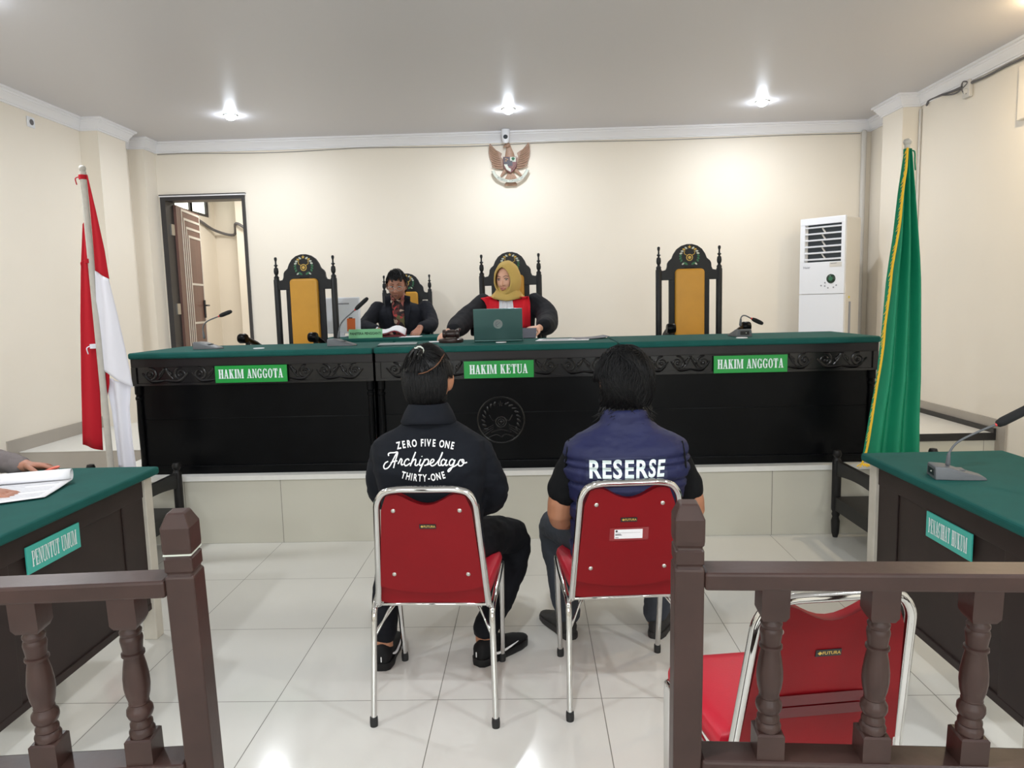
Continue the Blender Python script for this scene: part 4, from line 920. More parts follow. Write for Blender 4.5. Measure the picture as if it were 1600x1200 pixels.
g2 = [[(x * 1.02, y - .012, z - .010) for x, y, z in r] for r in g]; MB().grid(g2).build('cover', 'folder', t, smooth=180, solid=.006)
MB().box2((-.16, -.10, .0), (.17, .10, .014)).build('lower_cover', 'folder', t, bevel=.004)
sheet('paper', 'white paper under the right hand side of the man in the dark suit', 'paper', (642, 525), 5.82, .16, .2, 0, 1.19, lines=False)

# ================================================================== PAPERS ON THE LEFT TABLE
t = thing('paper_roll', 'curled white document pages lying on the left table under two hands', 'paper', (-1.95, 2.62, .77))
A, B_ = at(-60, 757, Z=.80), at(112, 743, Z=.80)
# page lying flat, then rolled over away from the viewer
c00, c01, c10, c11 = at(-90, 800, Z=.774), at(70, 778, Z=.774), A, B_
P = []; ax = (B_ - A).normalized(); up = Vector((0, 0, 1)); back = Vector((-ax.y, ax.x, 0)).normalized(); r_ = .024
c10 = Vector((A.x, A.y, .774)); c11 = Vector((B_.x, B_.y, .774)) 
for i in range(8):
    v = i / 7; lo, hi = c00.lerp(c10, v), c01.lerp(c11, v)
    P.append([lo.lerp(hi, j / 10) + Vector((0, 0, .004 + .006 * v * v)) for j in range(11)])
for i in range(1, 20):
    a = i / 19 * 1.75 * PI; rr = r_ * (1 - .10 * a / PI)
    off = back * (math.sin(a) * rr) + up * ((1 - math.cos(a)) * rr + .010)
    P.append([c10.lerp(c11, j / 10) + off for j in range(11)])
m_ = MB(); m_.grid(P); m_.build('page', 'paper', t, world=True, smooth=180, solid=.0025)
m_ = MB()
for k in range(9):
    v = .1 + .09 * k; lo, hi = c00.lerp(c10, v), c01.lerp(c11, v); z = Vector((0, 0, .0068 + .006 * v * v)); wv = (c10 - c00).normalized() * .003
    a, b_ = lo.lerp(hi, .3) + z, lo.lerp(hi, .92 - .3 * (k % 4 == 3)) + z; m_.add([a, b_, b_ + wv, a + wv], [(0, 1, 2, 3)])
m_.build('text_lines', 'ink', t, world=True)

# ================================================================== FLOOR-STANDING AIR CONDITIONER
a = at(1249, 343, Y=6.90); 
p0 = Vector((a.x, 6.87, PT)); d1 = Vector((.67, -.74, 0)).normalized(); AW, AD, AH = .42, .32, 1.715
d2 = Vector((-d1.y, d1.x, 0))
t = thing('air_conditioner', 'white floor-standing air conditioner angled in the right back corner', 'air conditioner', (p0.x, p0.y, PT), math.atan2(d1.y, d1.x))
m_ = MB(); m_.box2((0, .03, 0), (AW, AD, AH)); m_.build('body', 'acside', t, bevel=.02, seg=3)
m_ = MB(); gx0, gx1, gz0, gz1 = .045, AW - .035, AH - .40, AH - .06
m_.box2((0, 0, 0), (AW, .03, 1.02)); m_.box2((0, 0, 1.025), (AW, .03, gz0)); m_.box2((0, 0, gz1), (AW, .03, AH)); m_.box2((0, 0, gz0), (gx0, .03, gz1)); m_.box2((gx1, 0, gz0), (AW, .03, gz1))
fp = m_.build('front_panel', 'acwhite', t, bevel=.003)
MB().box2((gx0 - .005, .0262, gz0 - .005), (gx1 + .005, .0298, gz1 + .005)).build('grille_recess', 'acdark', t)
for k in range(6):
    z = gz0 + .025 + (gz1 - gz0 - .05) * k / 5; MB().box((((gx0 + gx1) / 2), .010, z), (gx1 - gx0, .026, .009), R=Matrix.Rotation(.35, 3, 'X')).build('louver', 'acwhite', t)
m_ = MB()
for k in range(5): z = gz0 + .025 + (gz1 - gz0 - .05) * (k + .5) / 5; m_.box(((gx0 + gx1) / 2 + .0, .020, z), (.012, .010, .05), R=Matrix.Rotation(-.6, 3, 'Y'))
m_.box2((gx0, .018, gz0), (gx0 + .02, .0262, gz1)); m_.build('guide_vanes', 'cablewhite', t)
m_ = MB(); m_.lathe([(0, -.006), (.036, -.006), (.042, -.001), (0, -.001)], (.30, 0, 1.16), 28, axis='Y'); ds = m_.build('round_display', 'acgreen', fp, smooth=40)
MB().lathe([(.012, -.0075), (.02, -.0075), (.02, -.0065), (.012, -.0065)], (.30, 0, 1.16), 16, axis='Y').build('display_ring', 'leafgreen', ds)
m_ = MB()
for x, z in ((.21, 1.10), (.245, 1.095), (.246, 1.125), (.275, 1.078), (.325, 1.082), (.35, 1.10)): m_.lathe([(0, -.003), (.007, -.003), (.007, -.001), (0, -.001)], (x, 0, z), 10, axis='Y')
m_.build('buttons', 'ink', fp)
MB().box2((.285, -.002, gz0 - .05), (.395, -.0005, gz0 - .008)).build('sticker', 'cablewhite', fp); MB().box2((.295, -.003, gz0 - .02), (.35, -.0022, gz0 - .015)).build('sticker_print', 'ink', fp)
m_ = MB(); add_text(m_, 'Haier', .07, gz0 - .055, -.002, .03, .01, mi=0); m_.build('maker_lettering', 'ink', fp, recalc=False)
m_ = MB(); m_.box2((AW + .001, .10, .66), (AW + .006, .13, .95)); m_.build('handle_slot', 'ink', t)
MB().box2((AW + .0005, .09, .98), (AW + .002, .115, 1.0)).build('yellow_tag', 'yellowtag', t)
tag(MB().tube([(3.25, 7.222, PT), (3.25, 7.222, 2.99)], .024, n=12).build('conduit_pipe', 'cablewhite', smooth=60), 'white vertical conduit pipe in the back corner beside the air conditioner', 'pipe')

# ================================================================== WALL EMBLEM, CAMERA, SOCKETS, CABLES
EX, EZ, EY = -.170, 2.792, YB - .03
t = thing('wall_emblem', 'bronze eagle state emblem with shield and ribbon high on the back wall', 'emblem', (EX, YB - .02, EZ))
K = .205 / 375.0 * .98   # local unit per zoom pixel of the emblem outline
def ep(x, y): return ((x - 757) * K, (645 - y) * K)
for s in (-1, 1):
    o_ = [(400, 275), (385, 340), (380, 430), (395, 520), (430, 610), (490, 680), (560, 725), (610, 742), (640, 735), (640, 560), (600, 510), (620, 450), (560, 410), (520, 390), (460, 330), (418, 275)]
    m_ = MB(); pts = [((ep(x, y)[0]) * (-s) * -1 if False else ep(x, y)[0] * (-s), ep(x, y)[1]) for x, y in o_]; m_.prism(pts, -.004, .012)
    for k in range(9):
        u = k / 8; a = ep(400 + 40 * u, 310 + 390 * u * .95); b = ep(540 + 90 * u, 420 + 300 * u)
        m_.tube([(a[0] * (-s), -.007, a[1]), ((a[0] + b[0]) / 2 * (-s), -.012, (a[1] + b[1]) / 2 - .006), (b[0] * (-s), -.008, b[1])], [.006, .009, .006], n=6)
    m_.build('wing', 'brownwing', t, smooth=50)
m_ = MB(); q = lambda x, y, d=-.01: Vector((ep(x, y)[0], d, ep(x, y)[1]))
m_.tube([q(740, 310, -.03), q(748, 370, -.024), q(760, 460, -.012), q(765, 600, -.004), q(765, 760, -.004)], [.020, .026, .042, .058, .040], n=14, flat=.45, up=(0, 1, 0))
m_.ball(q(725, 320, -.035), (.030, .026, .026), 12); m_.tube([q(700, 335, -.045), q(665, 345, -.05), q(655, 370, -.05)], [.012, .009, .003], n=8)
for k in range(5): m_.tube([q(775, 790), q(700 + 38 * k, 900)], [.018, .016], n=6, flat=.4, up=(0, 1, 0))
for k in range(7): m_.tube([q(775, 900), q(680 + 30 * k, 1010)], [.012, .014], n=6, flat=.4, up=(0, 1, 0))
for s in (0, 1):
    m_.tube([q(690 + 150 * s, 740), q(640 + 270 * s, 800), q(600 + 360 * s, 850)], [.020, .014, .009], n=8, flat=.6, up=(0, 1, 0))
m_.build('eagle_body', 'brownwing', t, smooth=60)
sh = [(640, 525), (885, 525), (890, 640), (870, 720), (820, 780), (765, 815), (705, 775), (655, 710), (640, 640)]
m_ = MB(); m_.prism([ep(*p) for p in sh], -.045, -.02); shd = m_.build('shield', 'shieldred', t, bevel=.003)
m_ = MB(); m_.prism([ep(*p) for p in ((650, 535), (760, 535), (760, 655), (650, 655))], -.047, -.044); m_.prism([ep(*p) for p in ((720, 600), (810, 600), (810, 690), (720, 690))], -.049, -.046); m_.build('dark_fields', 'shieldblack', shd)
m_ = MB(); m_.prism([ep(*p) for p in ((768, 533), (875, 533), (875, 620), (800, 620), (768, 595))], -.048, -.044); m_.prism([ep(*p) for p in ((655, 660), (720, 660), (740, 720), (778, 740), (775, 795), (700, 750))], -.048, -.044); m_.build('pale_fields', 'leafpale', shd)
m_ = MB(); m_.ball(q(824, 565, -.049), (.016, .003, .014), 10); m_.box(q(824, 592, -.049), (.005, .004, .02)); m_.build('tree_mark', 'leafgreen', shd, smooth=60)
m_ = MB()
for x, y in ((690, 560), (720, 575), (690, 600)): m_.ball(q(x, y, -.048), (.010, .003, .007), 8)
m_.tube([q(808, 740, -.047), q(845, 680, -.047)], .009, n=6, flat=.4); m_.build('pale_marks', 'brownwing', shd, smooth=60)
rb = catmull([q(455, 755, -.03), q(480, 830, -.035), q(540, 890, -.04), (q(640, 935, -.045)), q(765, 960, -.048), q(890, 940, -.045), q(985, 895, -.04), q(1045, 830, -.035), q(1085, 755, -.03)], 5)
m_ = MB(); P = []
for i, p in enumerate(rb):
    tt = (rb[min(i + 1, len(rb) - 1)] - rb[max(i - 1, 0)]).normalized(); nn = Vector((-tt.z, 0, tt.x)); nn = nn if nn.z > 0 else -nn
    P.append([p - nn * .013, p + nn * .013])
m_.grid(P); rbo = m_.build('ribbon', 'leafpale', t, solid=.006)
m_ = MB(); N_ = len(rb)
txt = 'BHINNEKA TUNGGAL IKA'
for i, chh in enumerate(txt):
    if chh == ' ': continue
    f_ = .24 + .52 * i / (len(txt) - 1); p = rb[int(f_ * (N_ - 1))].lerp(rb[min(N_ - 1, int(f_ * (N_ - 1)) + 1)], f_ * (N_ - 1) % 1)
    j = int(f_ * (N_ - 1)); tt = rb[min(j + 1, N_ - 1)] - rb[max(0, j - 1)]; add_text(m_, chh, p.x, p.z - .006, p.y - .005, .018, .02, .7, rot=math.atan2(tt.z, tt.x))
m_.build('motto_lettering', 'shieldblack', rbo, recalc=False)
m_ = MB()
for i in range(len(P) - 1):
    for k in (0, 1): m_.tube([P[i][k], P[i + 1][k]], .0025, n=5, caps='none')
m_.build('ribbon_edge', 'browndark', rbo)
p = at(790, 215, Y=7.12)
t = thing('security_camera', 'small white dome camera under the ceiling above the eagle emblem', 'camera', (p.x, 7.12, p.z))
m_ = MB(); m_.lathe([(0, -.055), (.02, -.05), (.032, -.03), (.038, 0), (.042, .04), (.040, .075), (0, .08)], n=18); m_.box2((-.02, 0, -.01), (.02, .12, .03)); m_.build('housing', 'acwhite', t, smooth=40)
m_ = MB(); m_.ball((0, -.028, .002), (.023, .018, .023), 14); m_.build('lens', 'acdark', t, smooth=180)
p = at(48, 191, X=XL + .006); t = thing('wall_socket', 'white wall socket high on the left wall', 'socket', (XL, p.y, p.z))
MB().box2((0, -.04, -.04), (.012, .04, .04)).build('plate', 'acwhite', t, bevel=.004); MB().lathe([(0, .012), (.022, .012), (.022, .015), (.016, .013), (0, .0125)], n=18, axis='X').build('outlet', 'cable', t)
p = at(1513, 140, X=XR - .01); t = thing('junction_box', 'pale cable junction box under the cornice of the right wall', 'box', (XR, p.y, p.z))
MB().box2((-.03, -.045, -.06), (0, .045, .07)).build('cover', 'cablewhite', t, bevel=.008); MB().lathe([(0, -.036), (.018, -.036), (.022, -.03), (0, -.03)], (0, 0, -.012), 16, axis='X').build('knob', 'acside', t)
tag(MB().tube(catmull([at(x, y, X=XR - .014) for x, y in ((1448, 164), (1453, 156), (1470, 149), (1490, 142), (1502, 137), (1514, 131), (1540, 120), (1570, 104), (1600, 90), (1640, 70))], 5), .009, n=8).build('cable', 'cable', smooth=60), 'grey cable run under the cornice of the right wall', 'cable')
tag(MB().tube(catmull([at(x, y, X=XR - .028) for x, y in ((1470, 149), (1490, 147), (1503, 139), (1512, 129), (1505, 128), (1502, 137), (1506, 145), (1510, 146))], 6), .006, n=6).build('cable_loop', 'cable', smooth=60), 'dark loop of cable at the junction box on the right wall', 'cable')
tag(MB().tube([(XR - .012, 6.345, z) for z in (2.97, 2.2, 1.4, .55)], .011, n=8).build('cable', 'cablewhite', smooth=60), 'vertical cable down the corner beside the right pillar', 'cable')
pts = [Vector((x, YB - .008, 2.988 + .006 * math.sin(x * 3.1) - .006 * abs(math.sin(x * 1.9)))) for x in np.linspace(-3.66, 3.22, 46)]
tag(MB().tube(pts, .0038, n=6).build('cable', 'cablegrey', smooth=60), 'thin wavy cable pinned along the back wall under the cornice', 'cable')
p = at(1594, 140, X=XR - .02); q2 = at(1590, 189, X=XR - .02)
m_ = MB(); m_.box2((XR - .03, p.y - .9, q2.z), (XR + .004, q2.y + .0, 2.93)); struct('window_4', m_, 'wall', bevel=.006)
# ceiling lights
for i, (x, y, c, k) in enumerate(LIGHTS):
    nm = ['recessed ceiling light at the left, nearest the door', 'recessed ceiling light at the centre, above the eagle emblem', 'recessed ceiling light at the right, above the air conditioner side'][i] if i < 3 else ('warm ceiling light by the right wall' if c is WARM else 'recessed ceiling light over the public side of the room')
    t = thing('ceiling_light', nm, 'lamp', (x, y, CEIL), 0, 'recessed ceiling lights')
    MB().lathe([(.055, -.001), (.062, -.001), (.060, -.006), (.052, -.008), (.050, -.001)], n=28).build('rim', 'metal', t, smooth=40)
    MB().lathe([(.046, -.001), (.044, -.016), (.034, -.030), (.018, -.039), (.002, -.041)], n=24).build('bulb', 'bulbwarm' if c is WARM else 'bulb', t, smooth=60)

# ================================================================== PEOPLE
def V(*a): return Vector(a)
def oval(m_, secs, n=28, right=(1, 0, 0), fwd=(0, 1, 0), p=2.3):
    """loft of super-elliptic sections: (x, y, z, half width, half depth)"""
    R_, F_ = Vector(right), Vector(fwd); rings = []
    for x, y, z, hw, hd in secs:
        ring = []
        for j in range(n):
            a = 2 * PI * j / n; c, s_ = math.cos(a), math.sin(a)
            k = lambda v: math.copysign(abs(v) ** (2 / p), v)
            ring.append(V(x, y, z) + R_ * (hw * k(c)) + F_ * (hd * k(s_)))
        rings.append(ring)
    return m_.rings(rings)
def limb(m_, pts, rads, n=14, flat=1.0, k=4):
    C = catmull(pts, k); R_ = []
    for i in range(len(pts) - 1): R_ += [rads[i] + (rads[i + 1] - rads[i]) * j / k for j in range(k)]
    return m_.tube(C, R_ + [rads[-1]], n=n, flat=flat)
def head_frame(c, fwd, up=(0, 0, 1)):
    f = Vector(fwd).normalized(); r = f.cross(Vector(up)).normalized(); u = r.cross(f)
    return Matrix(((r.x, f.x, u.x, c[0]), (r.y, f.y, u.y, c[1]), (r.z, f.z, u.z, c[2]), (0, 0, 0, 1)))
def head(m_, T, k=1.0, nose=1.0):
    n, mm = 36, 28; rings = []
    for i in range(mm + 1):
        th = PI * min(max(i / mm, .003), .997); ring = []
        for j in range(n):
            a = 2 * PI * j / n; dx, dy, dz = math.sin(th) * math.cos(a), math.sin(th) * math.sin(a), -math.cos(th)
            x, y, z = .074 * dx, .094 * dy, .116 * dz
            t = max(0, -z / .116)
            x *= 1 - .30 * t * t; 
            if dy > 0: y += .006 * t; y *= 1 - .06 * t
            else: y *= 1 - .38 * t
            if dy > 0:
                g = lambda cx, cz, r: math.exp(-(((abs(x) - cx) ** 2) + (z - cz) ** 2) / (r * r))
                y += -.009 * g(.031, .006, .017) + .004 * g(.028, .033, .016) + .004 * g(.043, -.026, .022) + .006 * g(0, -.098, .02) - .003 * g(.0, -.078, .012)
            ring.append(V(x, y, z) * k)
        rings.append(ring)
    m_.rings(rings, 0, T)
    m_.tube([V(0, .086, .018) * k, V(0, .094, -.004) * k, V(0, .106 + .003 * nose, -.030) * k], [.007 * k, .009 * k, .0125 * k], n=10, T=T)
    for s in (-1, 1):
        m_.ball(V(s * .012, .094, -.033) * k, (.0085 * k, .010 * k, .008 * k), 8, T=T)
        m_.ball(V(s * .078, -.006, -.010) * k, (.010 * k, .019 * k, .031 * k), 12, T=T, R=Matrix.Rotation(s * .18, 3, 'Y') @ Matrix.Rotation(-s * .35, 3, 'Z'))
    m_.ball(V(0, .088, -.066) * k, (.020 * k, .010 * k, .010 * k), 10, T=T)
def face_parts(root, T, k=1.0, lip='lip', closed=0.0, mouth=.0):
    for s in (-1, 1):
        MB().ball(V(s * .031, .0775, .006) * k, (.0135 * k, .010 * k, .0078 * k * (1 - closed)), 12, T=T).build('eye', 'eyewhite', root, world=True, smooth=180)
        MB().ball(V(s * .031 - .002, .0862, .005) * k, (.006 * k, .003 * k, .0068 * k * (1 - closed)), 10, T=T).build('iris', 'iris', root, world=True, smooth=180)
        MB().tube([V(s * .015, .0850, .0125) * k, V(s * .031, .0885, .0155) * k, V(s * .046, .077, .011) * k], .0022 * k, n=6, T=T).build('upper_lash', 'hair', root, world=True, smooth=180)
        MB().tube([V(s * .013, .092, .028) * k, V(s * .032, .0905, .036) * k, V(s * .051, .076, .029) * k], [.0024 * k, .0030 * k, .0014 * k], n=6, T=T, flat=.6).build('eyebrow', 'hair', root, world=True, smooth=180)
    m_ = MB(); m_.tube([V(-.022, .086, -.0605) * k, V(-.006, .0985, -.057) * k, V(0, .0985, -.0585) * k, V(.006, .0985, -.057) * k, V(.022, .086, -.0605) * k], [.002 * k, .0048 * k, .0042 * k, .0048 * k, .002 * k], n=8, T=T)
    m_.tube([V(-.020, .086, -.064 - mouth) * k, V(0, .0975, -.0695 - mouth) * k, V(.020, .086, -.064 - mouth) * k], [.002 * k, .0060 * k, .002 * k], n=8, T=T); m_.build('lips', lip, root, world=True, smooth=180)
def hand(m_, wrist, f, nrm, thumb, curl=(.25, .35, .3), k=1.0, spread=.06, tcurl=.3):
    f = Vector(f).normalized(); nrm = Vector(nrm); nrm = (nrm - f * nrm.dot(f)).normalized(); t = Vector(thumb); t = (t - f * t.dot(f) - nrm * t.dot(nrm)).normalized(); w0 = Vector(wrist)
    rings = []
    for d, hw, ht in ((-.02, .026, .021), (.0, .027, .019), (.02, .033, .018), (.05, .040, .016), (.08, .041, .0135), (.094, .036, .010)):
        c = w0 + f * d * k; ring = []
        for j in range(16):
            a = 2 * PI * j / 16; cc, ss = math.cos(a), math.sin(a); q = lambda v: math.copysign(abs(v) ** .75, v)
            ring.append(c + t * (hw * k * q(cc)) + nrm * (ht * k * q(ss)))
        rings.append(ring)
    m_.rings(rings)
    for off, L, r in ((.0305, .070, .0088), (.0102, .079, .0090), (-.0103, .073, .0086), (-.0295, .057, .0076)):
        p = w0 + f * (.082 * k) + t * off * k; ang = 0; pts = [p]; fd = (f + t * (off * spread / .03)).normalized()
        for seg, c in zip((.45, .31, .24), curl):
            ang += c; d = fd * math.cos(ang) + nrm * math.sin(ang); p = p + d * (L * seg * k); pts.append(p)
        m_.tube(pts, [r * k, r * .96 * k, r * .9 * k, r * .78 * k], n=10)
    p = w0 + f * (.022 * k) + t * .026 * k + nrm * .004 * k; d1 = (t * .72 + f * .62 + nrm * .25).normalized(); d2 = (t * (.5 - tcurl) + f * .85 + nrm * (.2 + tcurl)).normalized()
    m_.tube([p, p + d1 * .042 * k, p + d1 * .042 * k + d2 * .030 * k, p + d1 * .042 * k + d2 * .054 * k], [.0135 * k, .0112 * k, .0100 * k, .0082 * k], n=10)
def strands(m_, T, ell, starts, flow, steps=9, step=.17, lift=.02, r=.0016, fall=0.0, jit=.12, avoid=None):
    for p in starts:
        p = Vector(p).normalized(); pts = []; l0 = lift * (0.4 + random.random()); ph = random.random() * 6
        for i in range(steps):
            q = V(p.x * ell[0], p.y * ell[1], p.z * ell[2]) * (1 + l0 * (.3 + .7 * math.sin(PI * min(1, i / steps + .15))))
            pts.append(T @ q)
            if avoid and avoid(p): break
            g = Vector(flow(p, i)) + V(math.sin(ph + i * .9), math.cos(ph * 1.7 + i * .7), 0) * jit
            g = g - p * g.dot(p)
            if g.length < 1e-4: break
            p = (p + g.normalized() * step).normalized()
        if len(pts) > 3: m_.tube(pts, [r * (1 - .6 * i / len(pts)) for i in range(len(pts))], n=3, caps='none')
def hair_shell(m_, T, ell, keep, lump=.0, seed=0.0, c=(0, 0, 0)):
    n, mm = 48, 36; idx = {}; vs = []; fs = []
    D = lambda i, j: V(math.sin(PI * i / mm) * math.cos(2 * PI * j / n), math.sin(PI * i / mm) * math.sin(2 * PI * j / n), math.cos(PI * i / mm))
    def vert(i, j):
        j %= n; key = (i, j if 0 < i < mm else 0)
        if key not in idx:
            d = D(i, j); s_ = 1 + lump * noise.fractal(d * 3 + V(seed, seed, 0), .8, 2, 3); idx[key] = len(vs); vs.append(V(d.x * ell[0], d.y * ell[1], d.z * ell[2]) * s_ + Vector(c))
        return idx[key]
    for i in range(mm):
        for j in range(n):
            if keep((D(i, j) + D(i + 1, j + 1)) / 2):
                f = [vert(i, j), vert(i + 1, j), vert(i + 1, j + 1), vert(i, j + 1)]; f = list(dict.fromkeys(f)); 
                if len(f) > 2: fs.append(tuple(f))
    m_.add(vs, fs, 0, T)
def bvh_of(mb): return BVHTree.FromPolygons([tuple(v) for v in mb.v], mb.f)
def cast(bvh, p, off=.004, d=(0, 1, 0)):
    """drop a point onto the surface along d (from the viewer's side)"""
    d = Vector(d).normalized(); o_ = Vector(p) - d * 1.5; h = bvh.ray_cast(o_, d)
    return (h[0] - d * off) if h[0] is not None else None
def patch(m_, bvh, L, R_, n=14, k=8, off=.004, Y=None, pleat=0.0, np_=0):
    """cloth panel lying on a garment, edges given in photo pixels at depth Y"""
    def samp(C, t):
        f = t * (len(C) - 1); i = min(int(f), len(C) - 2); q = f - i
        return (C[i][0] * (1 - q) + C[i + 1][0] * q, C[i][1] * (1 - q) + C[i + 1][1] * q)
    P = []
    for i in range(n + 1):
        a, b = samp(L, i / n), samp(R_, i / n); row = []
        for j in range(k + 1):
            x, y = a[0] + (b[0] - a[0]) * j / k, a[1] + (b[1] - a[1]) * j / k
            q = at(x, y, Y=Y); d = (q - CAMP).normalized(); h = bvh.ray_cast(CAMP, d)
            if h[0] is not None and abs(h[0].y - Y) < .35: q = h[0] - d * (off + (pleat * math.sin(2 * PI * np_ * j / k) if np_ else 0))
            row.append(q)
        P.append(row)
    m_.grid(P)
def print_on(m_, bvh, vs, fs, off=.003, maxlen=.008):
    """lettering laid onto a garment: world verts, cast along the view towards the back"""
    bm = bmesh.new(); bv = [bm.verts.new(v) for v in vs]
    for f in fs:
        try: bm.faces.new([bv[i] for i in f])
        except ValueError: pass
    bmesh.ops.triangulate(bm, faces=bm.faces)
    for _ in range(4):
        E_ = [e for e in bm.edges if e.calc_length() > maxlen]
        if not E_: break
        bmesh.ops.subdivide_edges(bm, edges=E_, cuts=1)
        bmesh.ops.triangulate(bm, faces=[f for f in bm.faces if len(f.verts) > 3])
    out = []; bm.verts.index_update()
    for v in bm.verts:
        d = (v.co - CAMP).normalized(); h = bvh.ray_cast(CAMP, d); out.append(h[0] - d * off if h[0] is not None else v.co.copy())
    m_.add(out, [tuple(v.index for v in f.verts) for f in bm.faces]); bm.free()
def shoe(root, heel, toe, mat_='shoe', sole='sole', swoosh=False, k=1.0):
    h, t_ = Vector(heel), Vector(toe); d = (t_ - h); d.z = 0; L = d.length; d.normalize(); T = Matrix(((d.y, d.x, 0, h.x), (-d.x, d.y, 0, h.y), (0, 0, 1, h.z), (0, 0, 0, 1)))
    m_ = MB(); rings = []
    for y, hw, z1 in ((0, .018, .060), (.012, .030, .088), (.045, .036, .094), (.085, .037, .096), (.12, .039, .086), (.16, .043, .066), (.20, .045, .052), (.24, .040, .042), (.268, .026, .032), (.28, .008, .024)):
        y *= L / .28; ring = []
        for j in range(18):
            a = 2 * PI * j / 18; x, z = hw * math.cos(a), math.sin(a); zz = .018 + (z1 - .018) * (.5 + .5 * z) if z > -.6 else .014
            ring.append(V(x * k * (1 if z < .2 else 1 - .35 * (z - .2)), y, zz * k))
        rings.append(ring)
    m_.rings(rings, 0, T); up = m_.build('shoe', mat_, root, world=True, smooth=60)
    m_ = MB(); rings = []; out = [(0, .016), (.012, .031), (.05, .040), (.10, .038), (.16, .045), (.21, .048), (.25, .042), (.275, .024), (.284, .008)]
    poly = [(x, y * L / .28 - .004) for y, x in out] + [(-x, y * L / .28 - .004) for y, x in reversed(out)]
    for z, s_ in ((0.001, .94), (.006, 1.0), (.022, 1.02), (.028, .98)): rings.append([V(x * s_ * k, y, z * k) for x, y in poly])
    m_.rings(rings, 0, T); m_.build('sole', sole, up, world=True, smooth=50)
    if swoosh:
        m_ = MB(); P = catmull([V(.034 * k, .045, .050), V(.040 * k, .075, .040), V(.0435 * k, .11, .040), V(.046 * k, .16, .046), V(.044 * k, .195, .048)], 5)
        m_.tube([T @ p for p in P], [.001 + .0045 * math.sin(PI * (i / (len(P) - 1)) ** .6) for i in range(len(P))], n=6, flat=1.0); m_.tube([T @ V(-.0, -.004, .04), T @ V(.0, -.004, .058)], .0022, n=5)
        m_.build('white_mark', 'jacketwhite', up, world=True, smooth=60)

# ---------------------------------------------------------------- man in the black lettered jacket
P1 = thing('person', 'man in black lettered jacket with tied-up hair, seated on the left red chair', 'person', (-.37, 2.60, 0))
hc = V(-.375, 2.565, 1.178); HT = head_frame(hc, (.06, 1, -.04))
sk = MB(); head(sk, HT, 1.07); limb(sk, [(-.37, 2.525, 1.0), (-.372, 2.535, 1.07), (-.375, 2.56, 1.14)], [.062, .056, .058])
oval(sk, [(-.367, 2.56, .50, .15, .10), (-.366, 2.51, .70, .14, .095), (-.367, 2.505, .88, .16, .095), (-.369, 2.525, .99, .10, .06), (-.37, 2.53, 1.02, .055, .05)])
LA = [(-.525, 2.525, .915), (-.553, 2.555, .80), (-.545, 2.60, .745), (-.455, 2.80, .63)]; RA = [(-.212, 2.525, .915), (-.162, 2.555, .80), (-.165, 2.60, .735), (-.275, 2.80, .62)]
for A_, s in ((LA, -1), (RA, 1)):
    limb(sk, A_, [.04, .038, .036, .026]); hand(sk, A_[-1], (-s * .55, .8, -.12), (0, -.2, -1), (-s * .8, -.5, .2), (.35, .45, .3))
LEGS1 = [[(-.455, 2.60, .53), (-.52, 2.80, .505), (-.592, 2.955, .455), (-.622, 2.86, .27), (-.620, 2.765, .13)], [(-.285, 2.60, .53), (-.18, 2.82, .505), (-.085, 2.975, .435), (-.135, 2.89, .25), (-.212, 2.79, .135)]]
for Lg in LEGS1: limb(sk, Lg + [(Lg[-1][0], Lg[-1][1], .05)], [.07, .06, .05, .042, .036, .034])
r = remesh(sk, .0055, 1); r.build('body', 'skin', P1, world=True, smooth=180, recalc=False)
jk = MB()
oval(jk, [(-.365, 2.575, .475, .172, .135), (-.365, 2.565, .53, .180, .142), (-.365, 2.535, .62, .176, .135), (-.366, 2.512, .72, .178, .132), (-.367, 2.50, .80, .188, .130), (-.368, 2.497, .87, .198, .126), (-.368, 2.503, .93, .206, .114), (-.369, 2.512, .968, .196, .098), (-.369, 2.52, .995, .158, .084), (-.37, 2.526, 1.018, .115, .076), (-.371, 2.53, 1.045, .075, .068), (-.372, 2.535, 1.07, .060, .062)])
limb(jk, LA[:3] + [(-.468, 2.775, .645)], [.066, .062, .060, .047]); limb(jk, RA[:3] + [(-.25, 2.775, .635)], [.068, .066, .062, .047])
jr = remesh(jk, .008, 3); wrinkle(jr, .006, 7, (1, 1, 2.2), 3.1)
for i, p in enumerate(jr.v):   # cloth creases pulled across the lower back
    cz = .745 + .05 * (p.x + .37); e = math.exp(-((p.z - cz) / .012) ** 2) - .8 * math.exp(-((p.z - cz + .028) / .012) ** 2)
    if p.y < 2.5: jr.v[i] = p + V(0, -.006 * e, 0)
jr.build('jacket', 'jacket', P1, world=True, smooth=180, recalc=False); jb = bvh_of(jr)
m_ = MB(); rings = []
for z, rx, ry, dy in ((1.036, .096, .090, -.006), (1.046, .100, .093, -.006), (1.066, .087, .083, 0), (1.092, .072, .075, .006), (1.098, .066, .070, .008), (1.085, .062, .065, .006), (1.05, .06, .06, 0)):
    rings.append([V(-.371 + rx * math.cos(a), 2.532 + dy + ry * math.sin(a), z - .012 * max(0, math.sin(a)) - (.012 if z < 1.05 else 0) * abs(math.cos(a)) ** 2) for a in [2 * PI * j / 30 for j in range(30)]])
m_.rings(rings, cap=False); m_.build('collar', 'jacket', P1, world=True, smooth=60)
